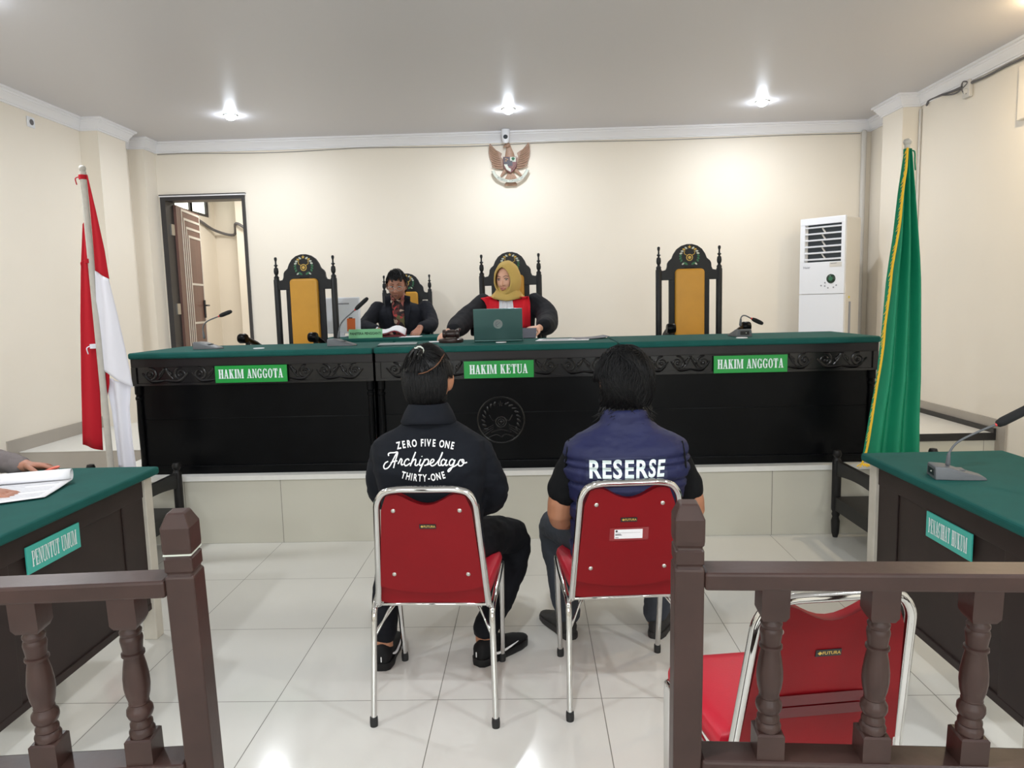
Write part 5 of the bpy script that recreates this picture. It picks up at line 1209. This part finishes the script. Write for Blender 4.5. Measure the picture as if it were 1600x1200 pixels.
# the back print, traced as strokes and laid on the cloth
m_ = MB()
def zp(x, y): return at(560 + x / 6.667, 620 + y / 6.667, Y=2.40)
def stroke(pts, wd):
    C = catmull([V(x, y, 0) for x, y in pts], 6); vs = []; fs = []
    for i, p in enumerate(C):
        t = C[min(i + 1, len(C) - 1)] - C[max(i - 1, 0)]; t = t.normalized() if t.length else V(1, 0, 0); n_ = V(-t.y, t.x, 0) * wd / 2
        vs += [zp(p.x + n_.x, p.y + n_.y), zp(p.x - n_.x, p.y - n_.y)]
    for i in range(len(C) - 1): fs.append((2 * i, 2 * i + 1, 2 * i + 3, 2 * i + 2))
    print_on(m_, jb, vs, fs, .003)
W_ = 13
for s_ in ([(310, 672), (280, 690), (264, 722), (272, 748), (300, 745), (330, 715), (362, 655), (388, 605), (408, 578)], [(316, 616), (312, 596), (330, 584), (370, 582), (408, 578), (396, 630), (378, 690), (366, 742)], [(335, 690), (370, 672), (405, 668)],
           [(412, 700), (430, 668), (442, 645), (455, 662), (446, 690), (452, 710), (470, 700)], [(528, 664), (518, 648), (496, 656), (478, 690), (490, 718), (516, 708), (540, 690)],
           [(540, 722), (562, 660), (582, 610), (596, 574)], [(548, 700), (572, 660), (596, 652), (596, 680), (590, 708), (606, 716), (625, 700)], [(650, 650), (636, 690), (640, 714), (658, 708), (672, 690)], [(660, 618), (664, 624)],
           [(692, 648), (672, 696), (650, 742), (634, 782)], [(672, 694), (698, 656), (724, 652), (730, 680), (712, 708), (686, 716)], [(715, 710), (742, 698), (772, 684), (788, 662), (772, 650), (752, 672), (750, 704), (770, 720), (800, 706)],
           [(800, 706), (838, 660), (866, 608), (876, 578), (862, 612), (840, 670), (834, 706), (850, 716), (872, 700)], [(906, 664), (888, 650), (866, 670), (862, 702), (880, 716), (904, 692), (920, 656), (908, 694), (914, 716), (934, 704)],
           [(996, 664), (976, 650), (952, 672), (948, 704), (966, 714), (990, 692), (1006, 656), (990, 706), (966, 752), (940, 780), (934, 766), (960, 742), (1010, 718), (1040, 694)], [(1086, 660), (1062, 656), (1042, 686), (1046, 716), (1074, 718), (1096, 690), (1096, 660), (1082, 654), (1080, 676), (1104, 690), (1132, 682)]):
    stroke(s_, W_)
def arc_text(txt, x0, x1, ymid, bulge, h, sx=.62):
    """letters along an arch, in the zoomed pixel frame of the jacket back"""
    n = len(txt)
    ws = [{'I': .34, ' ': .5, '-': .6, 'T': .8, 'F': .8, 'E': .85}.get(c, 1.0) for c in txt]; tot = sum(ws); a = 0
    for c, w_ in zip(txt, ws):
        u = (a + w_ / 2) / tot; a += w_
        if c == ' ': continue
        x = x0 + (x1 - x0) * u; y = ymid + bulge * (2 * u - 1) ** 2; sl = math.atan(bulge * 4 * (2 * u - 1) / (x1 - x0))
        vs, fs = text_polys(c, h * 1.38, .028, sx); cs, sn = math.cos(sl), math.sin(sl)
        print_on(m_, jb, [zp(x + p * cs + q * sn, y + p * sn - q * cs) for p, q in vs], fs, .003)
arc_text('ZERO FIVE ONE', 398, 996, 514, 34, 76); arc_text('THIRTY-ONE', 436, 918, 880, -38, 74)
m_.build('jacket_lettering', 'jacketwhite', P1, world=True, recalc=False)
tr = MB(); oval(tr, [(-.37, 2.60, .475, .150, .13), (-.37, 2.60, .53, .165, .14), (-.37, 2.58, .60, .15, .12)])
for Lg in LEGS1: limb(tr, Lg, [.088, .083, .070, .060, .052], flat=1.0)
r = remesh(tr, .008, 3); wrinkle(r, .006, 9, (1, 1, 1.5), 8.3); r.build('trousers', 'trousers', P1, world=True, smooth=180, recalc=False)
shoe(P1, (-.622, 2.700, 0), (-.628, 2.990, 0), swoosh=True, k=1.12); shoe(P1, (-.243, 2.730, 0), (-.055, 2.95, 0), swoosh=True, k=1.12)
# hair: tied-up top, shaved parting, short back
hl = MB()
def keep1(d):
    if d.y > .25: return d.z > .45 + .1 * d.y
    lim = -.80 if d.y < -.35 else (-.02 + .9 * min(0, d.y) * 2.2)
    return d.z > lim
ear1 = lambda d: abs(d.x) > .80 and -.46 < d.z < .10 and d.y > -.48
hair_shell(hl, HT, (.091, .107, .127), lambda d: keep1(d) and not ear1(d), .06, 1.0)
tie = (HT.inverted() @ at(656, 552, Y=2.50)); td = V(tie.x / .084, tie.y / .105, tie.z / .126).normalized()
st_ = [];
for i in range(2200):
    d = V(random.gauss(0, 1), random.gauss(0, 1), random.gauss(0, 1)).normalized()
    if d.z > .12 + .45 * max(0, d.x) and keep1(d): st_.append(d)
strands(hl, HT, (.092, .108, .128), st_, lambda p, i: td - p, 10, .11, .025, .0011, jit=.05, avoid=ear1)
st_ = [V(random.gauss(0, 1), -abs(random.gauss(0, 1)) - .05, random.uniform(-.4, .6)).normalized() for i in range(2400)]
strands(hl, HT, (.093, .109, .129), [d for d in st_ if d.z < .28 + .45 * max(0, d.x) and keep1(d)], lambda p, i: (0, .1, -1), 7, .085, .015, .0011, jit=.10, avoid=ear1)
for k in range(26):
    a = random.random() * 6.28; c = HT @ (tie * 1.02); q = [c, c + HT.to_3x3() @ V(.012 * math.cos(a), -.018 + .012 * math.sin(a), .012), c + HT.to_3x3() @ V(.022 * math.cos(a) - .012, -.020 + .016 * math.sin(a), -.012 - .02 * random.random())]
    hl.tube(catmull(q, 3), [.004] * 5 + [.002] * 2, n=4)
hr_ = hl.build('hair', 'hair', P1, world=True, smooth=180); hb = bvh_of(hl)
m_ = MB(); pts = []
for x, y in ((655, 584), (661, 583), (667, 581), (673, 577.5), (679, 573.5), (684, 568.5), (688, 563), (691, 558), (694, 553)):
    d = (at(x, y, Y=2.46) - CAMP).normalized(); h = hb.ray_cast(CAMP, d)
    if h[0] is not None and h[0].y < 2.6: pts.append(h[0] + d * .0005)
if len(pts) > 3: m_.tube(pts, [.004] + [.008 - .0012 * (i % 2) - .0003 * i for i in range(len(pts) - 2)] + [.003], n=8, flat=.3); m_.build('shaved_parting', 'scalp', hr_, world=True, smooth=180)
c = HT @ (tie * 1.04); m_ = MB(); m_.tube([c + V(.014 * math.cos(a), -.004, .014 * math.sin(a) + .006) for a in [i * .63 for i in range(11)]], .0035, n=6); m_.tube([c + V(0, -.016, .01), c + V(-.012, -.02, .016)], .003, n=6); m_.tube([c + V(0, -.016, .01), c + V(.008, -.02, -.008)], .003, n=6); m_.build('hair_tie', 'leafpale', hr_, world=True, smooth=180)

# ---------------------------------------------------------------- man in the navy vest
P2 = thing('person', 'man in navy padded RESERSE vest with thick black hair, seated on a red chair', 'person', (.33, 2.65, 0))
hc = V(.335, 2.60, 1.148); HT = head_frame(hc, (-.03, 1, -.06))
LA = [(.165, 2.55, .885), (.112, 2.575, .775), (.098, 2.605, .645), (.20, 2.85, .585)]; RA = [(.495, 2.55, .885), (.553, 2.575, .775), (.572, 2.605, .65), (.47, 2.85, .585)]
sk = MB(); head(sk, HT, 1.0); limb(sk, [(.332, 2.55, .97), (.334, 2.565, 1.04), (.335, 2.595, 1.11)], [.062, .057, .058])
oval(sk, [(.33, 2.60, .50, .15, .10), (.33, 2.545, .70, .15, .095), (.33, 2.53, .88, .165, .095), (.33, 2.545, .96, .11, .06), (.33, 2.55, 1.0, .055, .05)])
for A_, s in ((LA, -1), (RA, 1)):
    limb(sk, A_, [.050, .050, .046, .030]); hand(sk, A_[-1], (-s * .5, .85, -.1), (0, -.1, -1), (-s * .8, -.4, .2), (.3, .4, .3))
LEGS2 = [[(.245, 2.66, .53), (.15, 2.88, .515), (.085, 3.04, .465), (.105, 3.01, .28), (.135, 3.0, .10)], [(.415, 2.66, .53), (.50, 2.88, .515), (.565, 3.04, .465), (.545, 3.02, .28), (.515, 3.0, .10)]]
for Lg in LEGS2: limb(sk, Lg + [(Lg[-1][0], Lg[-1][1], .05)], [.07, .06, .05, .042, .036, .034])
r = remesh(sk, .0055, 1); r.build('body', 'skin', P2, world=True, smooth=180, recalc=False)
tj = MB()
for A_ in (LA, RA): q = V(*A_[1]).lerp(V(*A_[2]), .12); limb(tj, [V(*A_[0]).lerp(V(.33, 2.55, .88), .35), A_[0], A_[1], q], [.06, .058, .060, .066])
oval(tj, [(.33, 2.54, .80, .17, .10), (.33, 2.54, .90, .18, .10), (.33, 2.55, .97, .10, .06)]); r = remesh(tj, .008, 2); wrinkle(r, .005, 9, (1, 1, 1), 5.5); r.build('tshirt', 'tee', P2, world=True, smooth=180, recalc=False)
vj = MB()
oval(vj, [(.33, 2.62, .475, .190, .150), (.33, 2.61, .53, .198, .160), (.33, 2.575, .61, .196, .154), (.33, 2.55, .70, .196, .148), (.33, 2.535, .78, .203, .146), (.33, 2.53, .85, .220, .142), (.33, 2.533, .900, .224, .132), (.331, 2.538, .938, .214, .114), (.331, 2.546, .966, .170, .095), (.332, 2.553, .990, .118, .083), (.332, 2.556, 1.012, .088, .078), (.333, 2.56, 1.04, .080, .076), (.334, 2.565, 1.056, .074, .072)], n=40)
vr = remesh(vj, .007, 3)
for i, p in enumerate(vr.v):   # quilted bands
    n_ = vr.n[i]; zz = p.z + .012 * math.sin(p.x * 9) * .4
    e = 0
    for c_ in (.575, .665, .735, .815, .872, .897): e -= math.exp(-((zz - c_) / .0075) ** 2)
    side = math.exp(-((abs(p.x - .33) - .165) / .004) ** 2) if .872 > zz > .815 else 0
    vr.v[i] = p + n_ * (.0125 * e + .004 - .003 * side + .0035 * noise.fractal(V(p.x * 14, p.y * 14, p.z * 32), .7, 2, 3))
vr.build('vest', 'vest', P2, world=True, smooth=180, recalc=False); vb = bvh_of(vr)
m_ = MB(); cl = [(x, y) for x, y in ((935, 646), (1010, 648))]
for s in (-1, 1):   # dark piping round the armholes
    pts = [];
    for x, y in (((886, 688), (883, 705), (880, 730), (878, 755), (879, 775)) if s < 0 else ((1069, 690), (1072, 705), (1075, 730), (1076, 755), (1074, 775))):
        d = (at(x + (3 if s < 0 else -3), y, Y=2.5) - CAMP).normalized(); h = vb.ray_cast(CAMP, d)
        if h[0] is not None and h[0].y < 2.75: pts.append(h[0] - d * .001)
    if len(pts) > 2: MB().tube(catmull(pts, 4), .0035, n=8).build('armhole_piping', 'tee', P2, world=True, smooth=180)
m_ = MB(); vs = [at(x, y, Y=2.40) for x, y in ((915, 717), (1042, 713), (1043, 748), (916, 750))]; print_on(m_, vb, vs, [(0, 1, 2, 3)], .004, .008); pt_ = m_.build('back_patch', 'vestpatch', P2, world=True, recalc=False)
m_ = MB()
for ch_, x, rot, yb_, hh in (('R', 929, -.03, 746.5, 28), ('E', 948, -.02, 747, 28), ('S', 965, 0, 747, 29), ('E', 983, .01, 746.5, 28), ('R', 1002, .03, 746, 28), ('S', 1018.5, .10, 745, 28), ('E', 1031.5, .16, 744, 27)):
    vs, fs = text_polys(ch_, hh * 1.38, .030, .80 if ch_ not in 'S' else .78); sx_ = .82 if x > 1015 else 1.0; cs, sn = math.cos(rot), math.sin(rot)
    print_on(m_, vb, [at(x + p * sx_ * cs - q * sn * .0 + q * sn * .6, yb_ - q * cs + p * sn * -.4, Y=2.40) for p, q in vs], fs, .0085, .005)
m_.build('vest_lettering', 'white', pt_, world=True, recalc=False)
tr = MB(); oval(tr, [(.33, 2.66, .475, .155, .13), (.33, 2.66, .53, .17, .14), (.33, 2.64, .60, .15, .12)])
for Lg in LEGS2: limb(tr, Lg, [.090, .085, .072, .060, .056])
r = remesh(tr, .008, 3); wrinkle(r, .006, 9, (1, 1, 1.6), 2.3); r.build('jeans', 'jeans', P2, world=True, smooth=180, recalc=False)
shoe(P2, (.150, 2.945, 0), (.035, 3.19, 0), 'shoe2', 'shoe2'); shoe(P2, (.500, 2.945, 0), (.625, 3.18, 0), 'shoe2', 'shoe2')
hl = MB()
def keep2(d):
    if d.y > .3: return d.z > .35
    if d.y > -.1: return d.z > -.05
    return d.z > -.93
ear2 = lambda d: d.x < -.80 and -.42 < d.z < .12 and d.y > -.50
hair_shell(hl, HT, (.101, .116, .126), lambda d: keep2(d) and not ear2(d), .09, 4.0)
st_ = [V(random.gauss(0, 1), random.gauss(-.35, 1), random.gauss(.25, .8)).normalized() for i in range(4200)]
strands(hl, HT, (.102, .117, .128), [d for d in st_ if keep2(d)], lambda p, i: (.7 * math.sin(p.z * 6 + p.x * 5 + p.y * 3), .3 * math.cos(p.x * 7), -1), 11, .12, .085, .00115, jit=.55, avoid=ear2)
R3 = HT.to_3x3()
for i in range(420):   # ends lying over the collar, some curling out
    a = max(-1.55, min(1.35, random.gauss(-.1, .75))); p = HT @ V(.080 * math.sin(a), -.082 * math.cos(a) - .010, -.070 - .02 * random.random()); L = .03 + .035 * random.random() * (1.4 if abs(a + .1) < .6 else 1); o_ = V(math.sin(a), -math.cos(a), 0)
    q = [p, p + R3 @ (o_ * .004 + V(random.gauss(0, .006), 0, -L * .5)), p + R3 @ (o_ * (.004 + .02 * random.random() ** 2) + V(random.gauss(0, .014), 0, -L))]; hl.tube(catmull(q, 4), [.003, .0028, .0025, .0022, .0019, .0016, .0012, .0008, .0005], n=4, caps='none')
hl.build('hair', 'hair', P2, world=True, smooth=180)

# ---------------------------------------------------------------- presiding woman in robe and gold headscarf
P3 = thing('person', 'woman in gold headscarf and red and black robe seated behind the laptop', 'person', (-.155, 5.6, PT))
hc = at(792, 437, Y=5.52); fw = V(-.42, -1, -.10).normalized(); HT = head_frame(hc, fw)
cx = hc.x + .005
LA = [(cx - .20, 5.60, 1.445), (cx - .29, 5.45, 1.355), (cx - .36, 5.28, 1.285), (-.590, 5.06, 1.245)]   # her right arm, towards the gavel
RA = [(cx + .20, 5.60, 1.445), (cx + .285, 5.52, 1.36), (cx + .29, 5.36, 1.285), (.062, 5.12, 1.262)]
sk = MB(); head(sk, HT, .98); limb(sk, [(cx, 5.60, 1.45), (cx, 5.575, 1.52), tuple(hc + V(0, .015, -.05))], [.055, .05, .052])
oval(sk, [(cx, 5.62, .90, .15, .10), (cx, 5.62, 1.2, .14, .09), (cx, 5.60, 1.4, .15, .08), (cx, 5.60, 1.48, .05, .045)])
for A_ in (LA, RA): limb(sk, A_, [.04, .036, .034, .025])
hand(sk, LA[-1], (-.35, -1, -.18), (.3, 0, -1), (1, -.3, .2), (.3, .4, .3), .9); hand(sk, RA[-1], (-.75, -.6, -.05), (-.2, .2, -1), (-.4, -1, .3), (.25, .4, .35), .9)
for s in (-1, 1): limb(sk, [(cx + s * .09, 5.62, .95), (cx + s * .10, 5.30, .96), (cx + s * .10, 5.22, .88), (cx + s * .10, 5.25, .48)], [.07, .06, .05, .04])
r = remesh(sk, .0048, 1); r.build('body', 'skinfair', P3, world=True, smooth=180, recalc=False)
face_parts(P3, HT, .98, 'lip', .38, .002)
rb = MB(); oval(rb, [(cx, 5.62, .92, .19, .15), (cx, 5.62, 1.10, .19, .14), (cx, 5.61, 1.25, .20, .135), (cx, 5.605, 1.36, .212, .125), (cx, 5.60, 1.42, .208, .11), (cx, 5.60, 1.462, .165, .09), (cx, 5.60, 1.49, .09, .075), (cx, 5.595, 1.515, .055, .055)])
limb(rb, LA[:3] + [(-.545, 5.12, 1.262)], [.075, .080, .078, .058]); limb(rb, RA[:3] + [(.10, 5.165, 1.275)], [.075, .085, .085, .058])
oval(rb, [(cx, 5.55, .90, .20, .26), (cx, 5.50, .98, .19, .26), (cx, 5.56, 1.06, .18, .18)])
for s in (-1, 1): limb(rb, [(cx + s * .09, 5.62, .95), (cx + s * .10, 5.30, .96), (cx + s * .10, 5.22, .86), (cx + s * .10, 5.25, .53)], [.10, .10, .095, .11])
rr = remesh(rb, .008, 3); wrinkle(rr, .006, 6, (1, 1, .8), 6.0); rr.build('robe', 'robeblack', P3, world=True, smooth=180, recalc=False); rbv = bvh_of(rr)
m_ = MB(); patch(m_, rbv, [(751, 466), (757, 471), (760, 478), (761, 490), (762, 512)], [(764, 463), (773, 467), (781, 472), (781, 490), (782, 512)], Y=5.47, off=.006, pleat=.004, np_=2); m_.build('red_panel', 'robered', P3, world=True, smooth=180, solid=.003)
m_ = MB(); patch(m_, rbv, [(808, 464), (799, 472), (802, 488), (803, 512)], [(826, 463), (828.5, 474), (829, 492), (829, 512)], Y=5.47, off=.006, pleat=.004, np_=2, k=16); m_.build('red_panel', 'robered', P3, world=True, smooth=180, solid=.003)
m_ = MB(); patch(m_, rbv, [(780, 464), (780, 478), (779, 500)], [(800, 463), (802, 478), (804, 500)], Y=5.46, off=.012, pleat=.003, np_=6, k=36); m_.build('white_jabot', 'jabot', P3, world=True, smooth=180, solid=.002)
hj = MB(); n = 48; rings = []
for i in range(26):
    ph = .74 + (PI - .74) * min(i / 25, .995); ring = []
    for j in range(n):
        a = 2 * PI * j / n; ex = .097 if True else 0; ez = .148 if math.sin(a) > 0 else .132
        pk = 1 + (.05 * math.exp(-((a - PI / 2) / .35) ** 2) if i < 3 else 0); fold = 1 + .012 * math.sin(9 * a + 3 * ph) * (1 if i > 2 else 0)
        ring.append(V(ex * math.sin(ph) * math.cos(a) * fold, .128 * math.cos(ph) - .012, (ez * math.sin(ph) * math.sin(a) * pk) * fold - .006))
    if i == 0: rings.append([q * .985 + V(0, -.012, 0) for q in ring])
    rings.append(ring)
hj.rings(rings, 0, HT, cap=False)
nk = hc + V(0, .02, -.10); rings = []
for z, rx, ry, dy in ((.085, .076, .085, .0), (.04, .078, .086, 0), (.010, .092, .096, .01), (-.012, .112, .110, .02), (-.030, .128, .120, .03), (-.040, .132, .120, .035)):
    rings.append([V(nk.x + (rx + .006 * math.sin(7 * a + z * 40)) * math.cos(a), nk.y + dy + (ry + .006 * math.sin(5 * a + z * 50)) * math.sin(a), nk.z + z - .022 * max(0, -math.sin(a)) * (z < 0) + .02 * abs(math.cos(a)) * (z < -.03)) for a in [2 * PI * j / n for j in range(n)]])
hj.rings(rings, cap=False); hj.build('headscarf', 'hijab', P3, world=True, smooth=180, solid=.004)

# ---------------------------------------------------------------- clerk in dark suit
P4 = thing('person', 'man in dark suit and patterned shirt with glasses, reading at the clerk table', 'person', (-1.19, 6.5, PT))
hc = at(620, 446, Y=6.38); fw = V(.05, -1, -.26).normalized(); HT = head_frame(hc, fw)
cx = at(627, 470, Y=6.5).x
LA = [(cx - .215, 6.50, 1.415), (cx - .275, 6.40, 1.32), (cx - .285, 6.27, 1.265), (cx - .14, 6.13, 1.235)]
RA = [(cx + .215, 6.50, 1.415), (cx + .27, 6.40, 1.32), (cx + .285, 6.27, 1.265), (cx + .215, 6.12, 1.25)]
sk = MB(); head(sk, HT, 1.06, 1.3); limb(sk, [(cx, 6.50, 1.42), (cx, 6.47, 1.50), tuple(hc + V(0, .03, -.05))], [.062, .056, .06])
oval(sk, [(cx, 6.55, .90, .15, .10), (cx, 6.53, 1.2, .15, .10), (cx, 6.50, 1.38, .17, .09), (cx, 6.50, 1.46, .06, .05)])
for A_ in (LA, RA): limb(sk, A_, [.045, .04, .036, .027])
hand(sk, LA[-1], (.9, -.3, -.05), (0, -.2, -1), (.1, -1, .1), (.3, .35, .3)); hand(sk, RA[-1], (-.2, -.6, -.45), (0, .15, -1), (-1, -.1, .1), (.25, .4, .4))
for s in (-1, 1): limb(sk, [(cx + s * .09, 6.52, .95), (cx + s * .10, 6.20, .96), (cx + s * .10, 6.10, .88), (cx + s * .10, 6.15, .48)], [.07, .06, .05, .04])
r = remesh(sk, .0052, 1); r.build('body', 'skindark', P4, world=True, smooth=180, recalc=False)
face_parts(P4, HT, 1.06, 'lipdark', .55)
su = MB(); oval(su, [(cx, 6.54, .90, .18, .14), (cx, 6.54, 1.05, .185, .14), (cx, 6.53, 1.22, .205, .14), (cx, 6.51, 1.33, .225, .13), (cx, 6.50, 1.40, .225, .11), (cx, 6.50, 1.443, .18, .088), (cx, 6.50, 1.47, .09, .07), (cx, 6.50, 1.49, .066, .06)])
limb(su, LA[:3] + [(cx - .175, 6.165, 1.245)], [.074, .070, .064, .048]); limb(su, RA[:3] + [(cx + .235, 6.16, 1.258)], [.074, .070, .064, .048])
oval(su, [(cx, 6.46, .90, .18, .24), (cx, 6.44, .98, .18, .25), (cx, 6.50, 1.05, .17, .16)])
rr = remesh(su, .008, 3); wrinkle(rr, .006, 8, (1, 1, 1.3), 9.0); rr.build('suit_jacket', 'suit', P4, world=True, smooth=180, recalc=False); sb_ = bvh_of(rr)
tr = MB(); oval(tr, [(cx, 6.54, .90, .17, .14), (cx, 6.54, .99, .16, .13)])
for s in (-1, 1): limb(tr, [(cx + s * .09, 6.52, .95), (cx + s * .10, 6.20, .96), (cx + s * .10, 6.10, .88), (cx + s * .10, 6.15, .52)], [.09, .08, .068, .060])
r = remesh(tr, .01, 2); r.build('trousers', 'suit', P4, world=True, smooth=180, recalc=False)
for s in (-1, 1):
    shoe(P4, (cx + s * .10, 6.21, PT), (cx + s * .11, 5.95, PT))
m_ = MB(); patch(m_, sb_, [(611, 462), (612, 478), (615, 498), (619, 522)], [(632, 462), (632, 478), (632, 500), (635, 522)], Y=6.38, off=.004); m_.build('patterned_shirt', 'batik', P4, world=True, smooth=180, solid=.003)
m_ = MB(); patch(m_, sb_, [(610, 461), (613, 478)], [(616, 464), (616, 474)], Y=6.38, off=.010, n=4, k=3); patch(m_, sb_, [(626, 464), (627, 474)], [(632, 461), (630, 479)], Y=6.38, off=.010, n=4, k=3); m_.build('shirt_collar', 'lip', P4, world=True, smooth=180, solid=.003)
for L_, R_ in (([(601, 464), (603, 484), (611, 512)], [(610, 461), (611, 480), (615, 512)]), ([(632, 461), (632, 480), (633, 512)], [(641, 463), (641, 484), (637, 512)])):
    m_ = MB(); patch(m_, sb_, L_, R_, Y=6.38, off=.009, n=8, k=4); m_.build('lapel', 'suit', P4, world=True, smooth=180, solid=.004)
hl = MB(); kp = lambda d: (d.z > .46 + .10 * math.sin(d.x * 14)) if d.y > .3 else (d.z > -.05 if d.y > -.25 else d.z > -.75)
hair_shell(hl, HT, (.090, .112, .140), kp, .05, 2.2, (0, -.002, .004))
st_ = [V(random.gauss(0, 1), random.gauss(0.2, 1), random.gauss(.6, .7)).normalized() for i in range(1000)]
strands(hl, HT, (.091, .113, .142), [d for d in st_ if kp(d) and d.z > .15 and (d.y < .25 or d.z > .72)], lambda p, i: (.8 * p.x + .1, .5 if p.y > 0 else -.4, -.5), 4, .13, .07, .0017, jit=.3)
hl.build('hair', 'hair', P4, world=True, smooth=180)
m_ = MB()
for s in (-1, 1):
    m_.tube([HT @ (V(s * .034 + .024 * math.cos(a), .106, -.002 + .019 * math.sin(a)) * 1.06) for a in [i * PI / 9 for i in range(19)]], .0016, n=6); m_.tube([HT @ (V(s * .058, .104, .004) * 1.06), HT @ (V(s * .080, .0, .006) * 1.06)], .0015, n=6)
m_.tube([HT @ (V(-.010, .108, .0) * 1.06), HT @ (V(.010, .108, .0) * 1.06)], .0015, n=6); m_.build('glasses', 'metal', P4, world=True, smooth=180)
MB().lathe([(.028, -.006), (.0305, -.006), (.0305, .006), (.028, .006)], n=20, T=Matrix.Translation((cx - .150, 6.14, 1.237)) @ Matrix.Rotation(PI / 2, 4, 'Y')).build('shirt_cuff', 'jabot', P4, world=True, smooth=60)

# ---------------------------------------------------------------- person at the left table: only forearms and hands reach into view
P5 = thing('person', 'person at the left table in grey-brown sleeves, hands holding down the curled pages', 'person', (-2.62, 2.62, 0))
h1 = at(40, 728, Z=.815); h2 = at(-34, 770, Z=.795)
sk = MB(); HT = head_frame((-2.60, 2.62, 1.28), (1, 0, -.35)); head(sk, HT, 1.0); limb(sk, [(-2.64, 2.62, 1.10), (-2.63, 2.62, 1.16), (-2.61, 2.62, 1.25)], [.06, .056, .058])
oval(sk, [(-2.66, 2.62, .50, .10, .15), (-2.66, 2.62, .80, .09, .15), (-2.65, 2.62, 1.02, .09, .165), (-2.645, 2.62, 1.10, .055, .08)])
A1 = [(-2.64, 2.82, 1.06), (-2.58, 2.95, .93), (-2.45, 3.02, .84), tuple(h1)]; A2 = [(-2.64, 2.42, 1.06), (-2.58, 2.34, .93), (-2.42, 2.36, .835), tuple(h2)]
for A_ in (A1, A2): limb(sk, A_, [.045, .042, .038, .027])
hand(sk, h1, (.95, .12, -.06), (.0, -.35, -1), (.2, -1, .1), (.3, .35, .3), 1.0); hand(sk, h2, (1, .16, -.10), (0, 0, -1), (-.1, 1, .0), (.12, .25, .2), 1.0)
for s in (-1, 1): limb(sk, [(-2.62, 2.62 + s * .09, .52), (-2.25, 2.62 + s * .11, .50), (-2.17, 2.62 + s * .11, .44), (-2.2, 2.62 + s * .11, .06), (-2.06, 2.62 + s * .11, .035)], [.08, .068, .055, .04, .036])
r = remesh(sk, .0045, 1); r.build('body', 'skindark', P5, world=True, smooth=180, recalc=False)
face_parts(P5, HT, 1.0, 'lipdark', .2)
sh_ = MB(); oval(sh_, [(-2.66, 2.62, .48, .13, .18), (-2.66, 2.62, .80, .12, .18), (-2.65, 2.62, 1.0, .115, .20), (-2.645, 2.62, 1.085, .085, .15), (-2.64, 2.62, 1.13, .06, .065)])
for A_ in (A1, A2):
    q = V(*A_[2]).lerp(V(*A_[3]), .90); limb(sh_, A_[:3] + [tuple(q)], [.066, .060, .054, .043])
r = remesh(sh_, .007, 2); wrinkle(r, .006, 14, (1, 1, 1), 1.5); r.build('shirt', 'sleeve', P5, world=True, smooth=180, recalc=False)
tr = MB(); oval(tr, [(-2.62, 2.62, .46, .14, .17), (-2.62, 2.62, .56, .13, .17)])
for s in (-1, 1): limb(tr, [(-2.60, 2.62 + s * .09, .52), (-2.25, 2.62 + s * .11, .50), (-2.17, 2.62 + s * .11, .44), (-2.2, 2.62 + s * .11, .10)], [.095, .082, .068, .058])
r = remesh(tr, .01, 2); r.build('trousers', 'trousers', P5, world=True, smooth=180, recalc=False)
for s in (-1, 1): shoe(P5, (-2.27, 2.62 + s * .11, 0), (-2.0, 2.62 + s * .12, 0))
hl = MB(); hair_shell(hl, HT, (.082, .103, .124), lambda d: (d.z > .4) if d.y > .25 else (d.z > -.02 if d.y > -.3 else d.z > -.7), .03, 6.0); hl.build('hair', 'hair', P5, world=True, smooth=180)
p = at(76, 735, Z=.80); q = at(92, 729, Z=.825); t = thing('highlighter', 'pink highlighter pen held in the far hand on the left table', 'pen', tuple(p)); d = (q - p)
MB().tube([p - d * .5, p + d * .8, p + d * 1.0], [.007, .007, .004], n=10).build('barrel', 'pink', t, world=True, smooth=60)
